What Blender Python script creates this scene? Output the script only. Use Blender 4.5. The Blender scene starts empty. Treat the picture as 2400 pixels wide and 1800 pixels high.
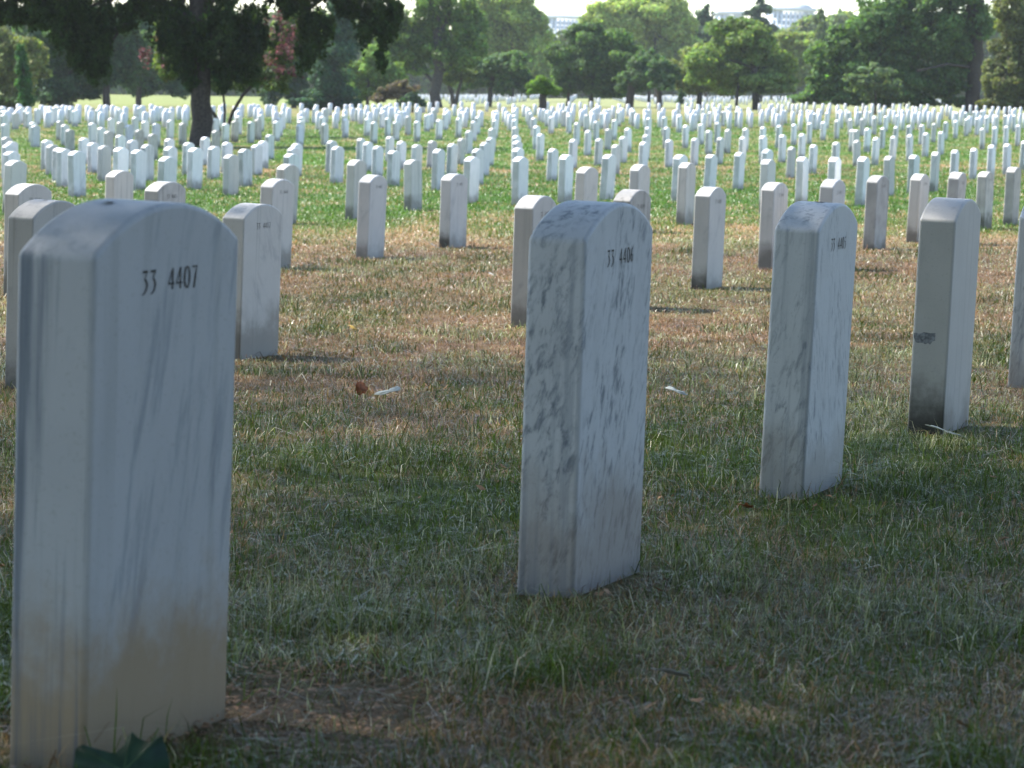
import bpy, math, random
import numpy as np
from mathutils import Matrix, Vector
from collections import defaultdict

random.seed(7)
rng = np.random.default_rng(11)
S = bpy.context.scene
COL = S.collection

# ------------------------------------------------------------------ camera model (pixels of the 2400x1800 photograph)
F, YH, ROLL, EZ = 6000.0, 200.0, math.radians(2.3), 0.72
PITCH = math.atan((900 - YH) / F)
FW = np.array([0, math.cos(PITCH), -math.sin(PITCH)])
UP0 = np.array([0, math.sin(PITCH), math.cos(PITCH)])
R0 = np.array([1.0, 0, 0])
EYE = np.array([0, 0, EZ])
CX = math.cos(ROLL) * R0 + math.sin(ROLL) * UP0
CY = -math.sin(ROLL) * R0 + math.cos(ROLL) * UP0

def ray(x, y):
    return FW + (x - 1200) / F * CX - (y - 900) / F * CY

def at(x, y, D):
    r = ray(x, y)
    return EYE + r * (D / r[1])

# ------------------------------------------------------------------ ground height
GY = [-60, -10, 0, 3, 5, 7, 9, 11, 13, 17, 20, 25, 30, 40, 50, 60, 75, 90, 115, 160, 230, 400, 700, 1400]
GA = [-.55, -.62, -.70, -.78, -.875, -.945, -1.05, -1.135, -1.195, -1.28, -1.35, -1.45, -1.53, -1.69, -1.83, -1.89,
      -1.83, -1.75, -1.67, -1.68, -1.75, -2.0, -3.0, -6.0]

def gz(x, y):
    x = np.asarray(x, float); y = np.asarray(y, float)
    return EZ + np.interp(y, GY, GA) + .036 * 90 * np.tanh(x / 90)

def gsoil(x, y):
    return gz(x, y) - .009 * np.clip((16 - np.asarray(y, float)) / 8, 0, 1)

def vnoise(x, y, seed=0):
    xi = np.floor(x).astype(np.int64); yi = np.floor(y).astype(np.int64)
    fx = x - xi; fy = y - yi
    fx = fx * fx * (3 - 2 * fx); fy = fy * fy * (3 - 2 * fy)
    def h(a, b):
        n = (a * 374761393 + b * 668265263 + seed * 974634777) & 0xffffffff
        n = ((n ^ (n >> 13)) * 1274126177) & 0xffffffff
        return ((n ^ (n >> 16)) & 0xffff) / 65535.0
    return (h(xi, yi) * (1 - fx) + h(xi + 1, yi) * fx) * (1 - fy) + (h(xi, yi + 1) * (1 - fx) + h(xi + 1, yi + 1) * fx) * fy

def fbm(x, y, seed=0, o=3):
    s = 0; a = .5; t = 0
    for i in range(o):
        s = s + a * vnoise(x * 2 ** i + 17.3 * i, y * 2 ** i - 9.1 * i, seed + i); t += a; a *= .5
    return s / t

# dryness of the turf: 0 green, 1 straw
DY = [0, 3, 4.6, 5.3, 6.4, 7.2, 8.5, 12, 17, 21, 24, 27, 31, 40, 46, 52, 58, 66, 75, 100, 130, 170]
DD = [.44, .42, .48, .36, .40, .64, .80, .90, .92, .95, .74, .40, .08, .08, .30, .16, .46, .12, .10, .12, .18, .45]
def dryness(x, y):
    x = np.asarray(x, float); y = np.asarray(y, float)
    base = np.interp(y - .25 * x, DY, DD)
    n = fbm(x * 1.1, y * .55, 3) * .65 + fbm(x * 4.3, y * 2.2, 9) * .35
    return np.clip(base + (n - .5) * 2.3, 0, 1)

# ------------------------------------------------------------------ mesh helpers
def mesh_np(name, verts, faces_sizes, loops, cols=None, smooth=False):
    me = bpy.data.meshes.new(name)
    verts = np.asarray(verts, np.float32)
    me.vertices.add(len(verts)); me.vertices.foreach_set('co', verts.ravel())
    loops = np.asarray(loops, np.int32); sizes = np.asarray(faces_sizes, np.int32)
    me.loops.add(len(loops)); me.loops.foreach_set('vertex_index', loops)
    me.polygons.add(len(sizes))
    st = np.concatenate([[0], np.cumsum(sizes)[:-1]]).astype(np.int32)
    me.polygons.foreach_set('loop_start', st)
    if smooth:
        me.polygons.foreach_set('use_smooth', np.ones(len(sizes), bool))
    if cols is not None:
        a = me.color_attributes.new('Col', 'FLOAT_COLOR', 'POINT')
        c = np.ones((len(verts), 4), np.float32); c[:, :3] = cols
        a.data.foreach_set('color', c.ravel())
    me.update(calc_edges=True)
    return me

class MB:
    """collects verts / faces"""
    def __init__(s): s.v = []; s.f = []
    def poly(s, pts):
        n = len(s.v); s.v += [tuple(p) for p in pts]; s.f.append(list(range(n, n + len(pts))))
    def box(s, x0, x1, y0, y1, z0, z1):
        n = len(s.v)
        s.v += [(x, y, z) for z in (z0, z1) for y in (y0, y1) for x in (x0, x1)]
        for q in ((0, 2, 3, 1), (4, 5, 7, 6), (0, 1, 5, 4), (2, 6, 7, 3), (0, 4, 6, 2), (1, 3, 7, 5)):
            s.f.append([n + i for i in q])
    def tube(s, pts, rad, seg=10):
        pts = [np.asarray(p, float) for p in pts]; rings = []
        for i, p in enumerate(pts):
            d = pts[min(i + 1, len(pts) - 1)] - pts[max(i - 1, 0)]
            d = d / (np.linalg.norm(d) + 1e-9)
            a = np.cross(d, [0, 1, .1]); 
            if np.linalg.norm(a) < 1e-3: a = np.cross(d, [1, 0, 0])
            a /= np.linalg.norm(a); b = np.cross(d, a)
            n = len(s.v)
            for k in range(seg):
                t = 2 * math.pi * k / seg
                w = 1 + .10 * math.sin(3 * t + i) + random.uniform(-.05, .05)
                s.v.append(tuple(p + rad[i] * w * (math.cos(t) * a + math.sin(t) * b)))
            rings.append(n)
        for r0, r1 in zip(rings, rings[1:]):
            for k in range(seg):
                s.f.append([r0 + k, r0 + (k + 1) % seg, r1 + (k + 1) % seg, r1 + k])
        s.f.append([rings[0] + k for k in range(seg)][::-1]); s.f.append([rings[-1] + k for k in range(seg)])
    def mesh(s, name, smooth=False):
        return mesh_np(name, s.v, [len(f) for f in s.f], [i for f in s.f for i in f], smooth=smooth)

def link(name, data, mat=None, parent=None, loc=None):
    o = bpy.data.objects.new(name, data); COL.objects.link(o)
    if mat is not None: data.materials.append(mat)
    if parent is not None: o.parent = parent
    if loc is not None: o.location = loc
    return o

def tag(o, label, cat, group=None, kind=None):
    if label: o['label'] = label
    if cat: o['category'] = cat
    if group: o['group'] = group
    if kind: o['kind'] = kind
    return o

def empty(name, loc):
    o = bpy.data.objects.new(name, None); COL.objects.link(o); o.location = loc; return o

# ------------------------------------------------------------------ materials
def newmat(name):
    m = bpy.data.materials.new(name); m.use_nodes = True
    nt = m.node_tree; nt.nodes.clear()
    return m, nt, nt.nodes, nt.links

def nd(N, t, **kw):
    n = N.new(t)
    for k, v in kw.items():
        if hasattr(n, k): setattr(n, k, v)
        else: n.inputs[k.replace('_', ' ')].default_value = v
    return n

def mixc(N, L, fac, a, b, mode='MIX'):
    n = N.new('ShaderNodeMix'); n.data_type = 'RGBA'; n.blend_type = mode
    for s, v in ((0, fac), (6, a), (7, b)):
        if hasattr(v, 'is_linked') or hasattr(v, 'links'): L.new(v, n.inputs[s])
        else: n.inputs[s].default_value = v if s == 0 else (*v, 1)
    return n.outputs[2]

def mth(N, L, op, a, b=None, c=None):
    n = N.new('ShaderNodeMath'); n.operation = op
    for i, v in enumerate((a, b, c)):
        if v is None: continue
        if hasattr(v, 'links'): L.new(v, n.inputs[i])
        else: n.inputs[i].default_value = v
    return n.outputs[0]

def maprange(N, L, v, a, b, c=0., d=1.):
    n = N.new('ShaderNodeMapRange'); n.interpolation_type = 'SMOOTHSTEP'
    L.new(v, n.inputs[0]); n.inputs[1].default_value = a; n.inputs[2].default_value = b
    n.inputs[3].default_value = c; n.inputs[4].default_value = d
    return n.outputs[0]

def marble(name, base, vein, vamt, vscale, vrot, stretch, streak, dirt, dirtcol=(.16, .13, .095), mottling=.12, side=0., foot=0., sstreak=0., vthr=(.54, .70)):
    m, nt, N, L = newmat(name)
    tc = N.new('ShaderNodeTexCoord'); oi = N.new('ShaderNodeObjectInfo')
    off = N.new('ShaderNodeVectorMath'); off.operation = 'MULTIPLY_ADD'
    cr = N.new('ShaderNodeCombineXYZ')
    L.new(oi.outputs['Random'], cr.inputs[0]); L.new(oi.outputs['Random'], cr.inputs[1]); L.new(oi.outputs['Random'], cr.inputs[2])
    off.inputs[1].default_value = (37, 53, 71)
    L.new(cr.outputs[0], off.inputs[0]); L.new(tc.outputs['Object'], off.inputs[2])
    P = off.outputs[0]
    # veins: |noise-.5| in a sheared, stretched space
    mp = nd(N, 'ShaderNodeMapping'); mp.vector_type = 'TEXTURE'; mp.inputs['Rotation'].default_value = vrot; mp.inputs['Scale'].default_value = tuple(1 / q for q in stretch)
    L.new(P, mp.inputs[0])
    n1 = nd(N, 'ShaderNodeTexNoise', Scale=vscale, Detail=9., Roughness=.68, Distortion=.35); L.new(mp.outputs[0], n1.inputs['Vector'])
    v = maprange(N, L, n1.outputs[0], vthr[0], vthr[1])
    n2 = nd(N, 'ShaderNodeTexNoise', Scale=vscale * .22, Detail=3.); L.new(mp.outputs[0], n2.inputs['Vector'])
    v = mth(N, L, 'MULTIPLY', v, maprange(N, L, n2.outputs[0], .33, .56))
    v = mth(N, L, 'MULTIPLY', v, vamt)
    c = mixc(N, L, v, base, vein)
    # cloudy tone
    n3 = nd(N, 'ShaderNodeTexNoise', Scale=9., Detail=5.); L.new(P, n3.inputs['Vector'])
    c = mixc(N, L, mth(N, L, 'MULTIPLY', maprange(N, L, n3.outputs[0], .35, .7), mottling), c, tuple(x * .55 for x in base))
    # vertical weather streaks
    mp2 = nd(N, 'ShaderNodeMapping'); mp2.inputs['Scale'].default_value = (30, 30, 1.1); L.new(P, mp2.inputs[0])
    n4 = nd(N, 'ShaderNodeTexNoise', Scale=1., Detail=4.); L.new(mp2.outputs[0], n4.inputs['Vector'])
    c = mixc(N, L, mth(N, L, 'MULTIPLY', maprange(N, L, n4.outputs[0], .52, .72), streak), c, (.15, .15, .135))
    # lichen speckle
    n6 = nd(N, 'ShaderNodeTexNoise', Scale=160., Detail=2.); L.new(P, n6.inputs['Vector'])
    c = mixc(N, L, mth(N, L, 'MULTIPLY', maprange(N, L, n6.outputs[0], .58, .75), .22), c, (.22, .21, .18))
    # soil splash at the foot
    sep = N.new('ShaderNodeSeparateXYZ'); L.new(tc.outputs['Object'], sep.inputs[0])
    n5 = nd(N, 'ShaderNodeTexNoise', Scale=7., Detail=5., Roughness=.65); L.new(P, n5.inputs['Vector'])
    hgt = mth(N, L, 'ADD', mth(N, L, 'MULTIPLY', n5.outputs[0], .34), mth(N, L, 'MULTIPLY', oi.outputs['Random'], .12))
    dd = mth(N, L, 'SUBTRACT', mth(N, L, 'SUBTRACT', hgt, .09), sep.outputs[2])
    dd = mth(N, L, 'MULTIPLY', maprange(N, L, dd, -.05, .12), dirt)
    c = mixc(N, L, dd, c, dirtcol)
    if side:   # narrow weather side: algae and grime, plus its shade painted in as darker colour
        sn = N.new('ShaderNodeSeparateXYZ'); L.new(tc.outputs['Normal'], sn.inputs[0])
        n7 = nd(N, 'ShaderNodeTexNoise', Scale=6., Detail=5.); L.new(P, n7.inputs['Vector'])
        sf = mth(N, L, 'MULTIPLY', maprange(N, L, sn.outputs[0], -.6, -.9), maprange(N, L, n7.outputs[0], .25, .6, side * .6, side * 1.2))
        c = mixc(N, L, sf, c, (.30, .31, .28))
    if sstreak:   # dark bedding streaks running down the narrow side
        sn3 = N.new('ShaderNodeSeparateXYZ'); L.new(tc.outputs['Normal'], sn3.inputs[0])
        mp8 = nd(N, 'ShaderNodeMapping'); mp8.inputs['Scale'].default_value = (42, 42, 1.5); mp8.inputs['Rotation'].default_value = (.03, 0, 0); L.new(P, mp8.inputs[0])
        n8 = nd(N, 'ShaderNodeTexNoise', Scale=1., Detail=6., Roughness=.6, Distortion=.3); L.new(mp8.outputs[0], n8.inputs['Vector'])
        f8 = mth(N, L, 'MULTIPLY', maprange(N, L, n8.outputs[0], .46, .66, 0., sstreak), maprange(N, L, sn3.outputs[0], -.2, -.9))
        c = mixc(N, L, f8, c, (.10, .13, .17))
    if foot:   # blackened foot on the narrow weather side
        sn2 = N.new('ShaderNodeSeparateXYZ'); L.new(tc.outputs['Normal'], sn2.inputs[0])
        fh = mth(N, L, 'ADD', mth(N, L, 'MULTIPLY', n5.outputs[0], .22), mth(N, L, 'MULTIPLY', oi.outputs['Random'], .10))
        ff = maprange(N, L, mth(N, L, 'SUBTRACT', fh, sep.outputs[2]), -.06, .12, 0., foot)
        ff = mth(N, L, 'MULTIPLY', ff, maprange(N, L, sn2.outputs[0], -.5, -.9))
        c = mixc(N, L, ff, c, (.055, .05, .042))
    # each stone a little different in tone
    tone = mth(N, L, 'ADD', .78, mth(N, L, 'MULTIPLY', oi.outputs['Random'], .24))
    tn = N.new('ShaderNodeCombineColor'); 
    for i in range(3): L.new(tone, tn.inputs[i])
    c = mixc(N, L, 1., c, tn.outputs[0], 'MULTIPLY')
    b = nd(N, 'ShaderNodeBsdfPrincipled', Roughness=.62)
    b.inputs['Specular IOR Level'].default_value = .25
    L.new(c, b.inputs['Base Color'])
    bn = nd(N, 'ShaderNodeBump', Strength=.10, Distance=.002)
    nb = nd(N, 'ShaderNodeTexNoise', Scale=140., Detail=4.); L.new(P, nb.inputs['Vector'])
    L.new(nb.outputs[0], bn.inputs['Height']); L.new(bn.outputs[0], b.inputs['Normal'])
    o = N.new('ShaderNodeOutputMaterial'); L.new(b.outputs[0], o.inputs[0])
    return m

VE = (.10, .125, .155)
M_STREAK = marble('streaked_marble', (.47, .48, .49), (.13, .17, .22), .46, 3.2, (.10, .18, 0), (13, 13, 1.0), .18, .9, (.34, .25, .15), vthr=(.48, .68), sstreak=.75)
M_VEIN = marble('veined_marble', (.52, .53, .54), (.10, .125, .155), .82, 14., (.30, .30, .1), (5., 5., 1.1), .06, .6, (.24, .19, .15), vthr=(.46, .67), sstreak=.35)
M_SOFT = marble('soft_veined_marble', (.60, .61, .61), VE, .62, 11., (.24, -.30, 0), (5.5, 5.5, .6), .08, .5, (.24, .20, .15), vthr=(.48, .68), sstreak=.40)
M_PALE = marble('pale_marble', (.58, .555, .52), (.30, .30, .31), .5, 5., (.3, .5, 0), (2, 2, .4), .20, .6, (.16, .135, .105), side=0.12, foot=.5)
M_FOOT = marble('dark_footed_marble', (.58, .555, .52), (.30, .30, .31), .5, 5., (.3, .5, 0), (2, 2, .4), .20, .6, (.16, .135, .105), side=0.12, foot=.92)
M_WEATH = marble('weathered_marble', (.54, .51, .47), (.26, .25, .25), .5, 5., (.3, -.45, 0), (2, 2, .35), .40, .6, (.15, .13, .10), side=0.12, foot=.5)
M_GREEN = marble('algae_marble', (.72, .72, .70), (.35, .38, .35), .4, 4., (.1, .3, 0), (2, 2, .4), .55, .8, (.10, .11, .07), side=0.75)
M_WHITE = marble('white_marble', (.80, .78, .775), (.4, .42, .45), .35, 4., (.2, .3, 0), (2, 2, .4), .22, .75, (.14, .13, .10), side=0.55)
M_MASS = None
M_DINGY_SHADED = marble('dingy_shaded_marble', (.50, .47, .43), (.22, .21, .2), .6, 5., (.3, .4, 0), (2, 2, .35), .55, .9, (.10, .09, .07), mottling=.5, side=0.3, foot=.5)

def simple(name, col, rough=.8, noise=0., scale=20., spec=.2):
    m, nt, N, L = newmat(name)
    b = nd(N, 'ShaderNodeBsdfPrincipled', Roughness=rough); b.inputs['Specular IOR Level'].default_value = spec
    if noise:
        tc = N.new('ShaderNodeTexCoord'); n = nd(N, 'ShaderNodeTexNoise', Scale=scale, Detail=5.)
        L.new(tc.outputs['Object'], n.inputs['Vector'])
        L.new(mixc(N, L, maprange(N, L, n.outputs[0], .3, .7), tuple(c * (1 - noise) for c in col), tuple(min(1, c * (1 + noise)) for c in col)), b.inputs['Base Color'])
    else:
        b.inputs['Base Color'].default_value = (*col, 1)
    o = N.new('ShaderNodeOutputMaterial'); L.new(b.outputs[0], o.inputs[0]); return m

def foliage(name, trans=.4, rough=.6, spec=.12, tint=(1.15, 1.25, .45)):
    m, nt, N, L = newmat(name)
    a = nd(N, 'ShaderNodeAttribute'); a.attribute_name = 'Col'
    b = nd(N, 'ShaderNodeBsdfPrincipled', Roughness=rough); b.inputs['Specular IOR Level'].default_value = spec
    L.new(a.outputs[0], b.inputs['Base Color'])
    t = N.new('ShaderNodeBsdfTranslucent')
    L.new(mixc(N, L, 1., a.outputs[0], tint, 'MULTIPLY'), t.inputs[0])
    mx = N.new('ShaderNodeMixShader'); mx.inputs[0].default_value = trans
    L.new(b.outputs[0], mx.inputs[1]); L.new(t.outputs[0], mx.inputs[2])
    o = N.new('ShaderNodeOutputMaterial'); L.new(mx.outputs[0], o.inputs[0]); return m

M_LEAF = foliage('leaves', .52)
M_GRASS = foliage('grass_blades', .28, .36, .28, (1.1, 1.15, .7))
M_PETAL = foliage('petals', .35, .6, .1, (1.2, .8, .9))
M_BARK = simple('bark', (.045, .037, .031), .95, .45, 14.)
M_BARK_PALE = simple('grey_bark', (.065, .057, .05), .95, .4, 9.)
M_INK = simple('black_paint', (.015, .015, .017), .6)
M_PIT = simple('rusty_pit', (.05, .03, .02), .9, .4, 300.)
M_SMEAR = simple('grey_smear', (.20, .205, .215), .8, .45, 90.)

# ground
def ground_mat():
    m, nt, N, L = newmat('turf_ground')
    a = nd(N, 'ShaderNodeAttribute'); a.attribute_name = 'Col'
    g = N.new('ShaderNodeNewGeometry')
    mp = nd(N, 'ShaderNodeMapping'); mp.inputs['Scale'].default_value = (1, .45, 1); L.new(g.outputs['Position'], mp.inputs[0])
    n = nd(N, 'ShaderNodeTexNoise', Scale=1.7, Detail=8., Roughness=.7); L.new(mp.outputs[0], n.inputs['Vector'])
    n2 = nd(N, 'ShaderNodeTexNoise', Scale=38., Detail=3., Roughness=.7); L.new(mp.outputs[0], n2.inputs['Vector'])
    c = mixc(N, L, maprange(N, L, n.outputs[0], .3, .7, 0, .5), a.outputs[0], (.085, .075, .035))
    c = mixc(N, L, maprange(N, L, n2.outputs[0], .35, .75, .0, .55), c, (.03, .035, .012))
    b = nd(N, 'ShaderNodeBsdfPrincipled', Roughness=.95); b.inputs['Specular IOR Level'].default_value = .1
    L.new(c, b.inputs['Base Color'])
    bn = nd(N, 'ShaderNodeBump', Strength=.8, Distance=.03); L.new(n2.outputs[0], bn.inputs['Height']); L.new(bn.outputs[0], b.inputs['Normal'])
    o = N.new('ShaderNodeOutputMaterial'); L.new(b.outputs[0], o.inputs[0]); return m

GREEN = np.array([.098, .140, .020]); BRIGHT = np.array([.062, .142, .012]); STRAW = np.array([.385, .24, .132]); DEAD = np.array([.255, .148, .082]); SAGE = np.array([.29, .29, .155])
def turfcol(x, y, d):
    d = np.asarray(d)[..., None]
    far = np.clip((np.asarray(y) - 22) / 10, 0, 1)[..., None]
    g = GREEN * (1 - far) + BRIGHT * far
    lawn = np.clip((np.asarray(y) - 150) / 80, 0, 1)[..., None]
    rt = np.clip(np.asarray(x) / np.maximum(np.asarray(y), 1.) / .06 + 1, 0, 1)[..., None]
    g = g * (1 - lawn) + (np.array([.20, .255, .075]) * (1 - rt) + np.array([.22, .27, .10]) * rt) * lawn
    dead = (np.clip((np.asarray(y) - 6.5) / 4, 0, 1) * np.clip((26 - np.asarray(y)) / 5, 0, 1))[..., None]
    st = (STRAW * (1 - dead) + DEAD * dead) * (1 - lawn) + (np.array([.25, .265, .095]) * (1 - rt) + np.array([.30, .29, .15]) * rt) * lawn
    return g * (1 - d) + st * d

ys = np.unique(np.concatenate([np.linspace(-20, 0, 11), np.linspace(0, 14, 141), np.linspace(14, 45, 125), np.linspace(45, 140, 160),
                               np.linspace(140, 420, 100), np.linspace(420, 1380, 40)]))
t = np.linspace(-1, 1, 241); xs = np.sign(t) * (np.abs(t) ** 2.6) * 600
XX, YY = np.meshgrid(xs, ys)
ZZ = gsoil(XX, YY)
nx, ny = len(xs), len(ys)
idx = np.arange(nx * ny).reshape(ny, nx)
quads = np.stack([idx[:-1, :-1], idx[:-1, 1:], idx[1:, 1:], idx[1:, :-1]], -1).reshape(-1, 4)
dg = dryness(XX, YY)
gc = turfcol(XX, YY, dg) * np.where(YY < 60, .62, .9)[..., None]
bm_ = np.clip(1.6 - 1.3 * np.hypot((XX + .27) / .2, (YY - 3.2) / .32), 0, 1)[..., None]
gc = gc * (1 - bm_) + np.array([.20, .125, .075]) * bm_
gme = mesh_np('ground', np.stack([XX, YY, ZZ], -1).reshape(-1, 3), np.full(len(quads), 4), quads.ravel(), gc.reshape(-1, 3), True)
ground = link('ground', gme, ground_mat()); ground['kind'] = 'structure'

# ------------------------------------------------------------------ headstones
TH = math.radians(21.5)
EW = np.array([math.sin(TH), math.cos(TH)]); ET = np.array([-math.cos(TH), math.sin(TH)])
W, T, HS, RISE = .345, .102, .60, .053

def stone_mesh(name, seg, bev, bseg, shear=0.):
    import bmesh
    bm = bmesh.new()
    prof = [(-W / 2, -.12), (-W / 2, HS)]
    R = (W * W / 4 + RISE * RISE) / (2 * RISE); a0 = math.asin(W / 2 / R)
    for k in range(1, seg):
        a = -a0 + 2 * a0 * k / seg
        prof.append((R * math.sin(a), HS + RISE - R + R * math.cos(a)))
    prof += [(W / 2, HS), (W / 2, -.12)]
    va = [bm.verts.new((x, -T / 2, z)) for x, z in prof]; vb = [bm.verts.new((x, T / 2, z)) for x, z in prof]
    bm.faces.new(va); bm.faces.new(vb[::-1])
    n = len(prof)
    for i in range(n):
        j = (i + 1) % n
        bm.faces.new((va[j], va[i], vb[i], vb[j]))
    bmesh.ops.recalc_face_normals(bm, faces=bm.faces)
    if bev:
        es = [e for e in bm.edges if len(e.link_faces) == 2 and e.calc_face_angle() > .3]
        bmesh.ops.bevel(bm, geom=es, offset=bev, segments=bseg, affect='EDGES', profile=.5)
    for v in bm.verts:
        if v.co.z > .3: v.co.z += shear * v.co.x
    me = bpy.data.meshes.new(name); bm.to_mesh(me); bm.free()
    for p in me.polygons: p.use_smooth = True
    # flat slabs stay flat, the worn arrises and the arched top stay round
    def cls(n): return 1 if abs(n.y) > .999 else (2 if abs(n.x) > .999 else (3 if abs(n.y) < .001 else 4))
    ef = defaultdict(list)
    for p in me.polygons:
        for k in p.edge_keys: ef[k].append(cls(p.normal))
    at_ = me.attributes.get('sharp_edge') or me.attributes.new('sharp_edge', 'BOOLEAN', 'EDGE')
    at_.data.foreach_set('value', [len(set(ef[e.key])) > 1 for e in me.edges])
    return me

SM_NEAR = stone_mesh('headstone_near', 28, .007, 4, .026)
SM_MID = stone_mesh('headstone_mid', 14, .008, 2)
SM_FAR = stone_mesh('headstone_far', 8, .010, 1)

def solve_top(x, y, H):
    """ground point under a shoulder pixel for a stone with shoulder height H"""
    r = ray(x, y); lo, hi = 1.5, 260.0
    f = lambda s: (EYE + r * s)[2] - H - float(gz((EYE + r * s)[0], (EYE + r * s)[1]))
    if f(hi) > 0: hi = 400
    for _ in range(60):
        m = (lo + hi) / 2
        if f(m) > 0: lo = m
        else: hi = m
    return EYE + r * lo

def solve_base(x, y):
    return solve_top(x, y, 0.0)

# near stones: (left-top px, base px of the left bottom) or the front corner; c=1 means front corner, 0 left rear corner
NEAR = [
 # corner?, xt, yt, xb, yb, number, material, label
 (1, 226, 586, 197, 1800, '33 4407', M_STREAK, 'largest grey streaked marble headstone, numbered 33 4407, with a green leaf at its foot'),
 (1, 1384, 548, 1344, 1390, '33 4406', M_VEIN, 'headstone numbered 33 4406, white marble with dark blue-grey diagonal veins'),
 (1, 1915, 532, 1882, 1161.7, '33 4405', M_SOFT, 'headstone numbered 33 4405, with faint grey veins and a spotted top'),
 (1, 2246, 508, 2211, 1011, '33 4404', M_FOOT, 'headstone with a dark horizontal smear halfway up its narrow side and a blackened foot'),
 (0, 2377, 504, 2359, 903.5, '33 4403', M_SOFT, 'headstone cut off by the photo edge, behind the one with the dark smear'),
 (0, 13, 503, 8, 904.5, '33 4416', M_WEATH, 'bright topped headstone half hidden behind the left side of stone 33 4407'),
 (1, 571.4, 506.7, 562.4, 839.4, '33 4417', M_WEATH, 'headstone numbered 33 4417, beige with diagonal veins, against the edge of 33 4407'),
 (1, 1245.6, 484, 1239, 766, '33 4418', M_PALE, 'headstone partly hidden behind the left edge of veined stone 33 4406'),
 (1, 1480, 468.7, None, None, '33 4419', M_DINGY_SHADED, 'headstone whose rounded brown top shows over the right shoulder of stone 33 4406'),
 (1, 1666, 459, 1655, 678.5, '33 4420', M_FOOT, 'pale headstone with a dark foot standing alone between stones 33 4406 and 33 4405'),
 (1, 1819, 445, 1808, 633, '33 4421', M_WEATH, 'dark footed headstone touching the left edge of stone 33 4405'),
 (1, 1951, 438, None, None, '33 4422', M_PALE, 'headstone showing only its top just above stone 33 4405'),
 (1, 2062, 426, 2051, 586, '33 4423', M_DINGY_SHADED, 'dingy headstone with a brown upper half between stone 33 4405 and the smeared one'),
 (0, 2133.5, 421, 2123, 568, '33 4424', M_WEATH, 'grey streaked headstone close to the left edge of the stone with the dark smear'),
 (0, 2216.6, 417.4, None, None, '33 4425', M_DINGY_SHADED, 'grey headstone top straight above the stone with the dark smear'),
 (0, 2292.6, 413.7, 2285, 538, '33 4426', M_DINGY_SHADED, 'grey headstone behind the right shoulder of the stone with the dark smear'),
 (0, 2358, 403, 2350, 529, '33 4427', M_DINGY_SHADED, 'last grey headstone by the right photo edge, above the cut off one'),
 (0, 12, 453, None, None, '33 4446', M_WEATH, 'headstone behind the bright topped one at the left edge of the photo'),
 (0, 338, 446, None, None, '33 4445', M_DINGY_SHADED, 'brownish headstone whose arched top shows right above the top of stone 33 4407'),
 (1, 640, 437, 631, 632, '33 4444', M_WEATH, 'beige headstone directly behind the right edge of stone 33 4417'),
 (0, 834, 426, 831, 606, '33 4443', M_PALE, 'broad pale headstone with a dark foot standing in the open brown grass'),
 (1, 1060, 421.7, 1055, 581.5, '33 4442', M_FOOT, 'headstone with a stained corner foot beside a grey dead leaf in brown grass'),
]
PITS = {'33 4407': [(.03, -.005, .012), (-.035, .015, .006)], '33 4416': [(-.01, 0, .008), (.05, .01, .005)],
        '33 4405': [(0, -.005, .010), (.02, .012, .006)], '33 4404': [(.02, 0, .005)]}

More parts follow.
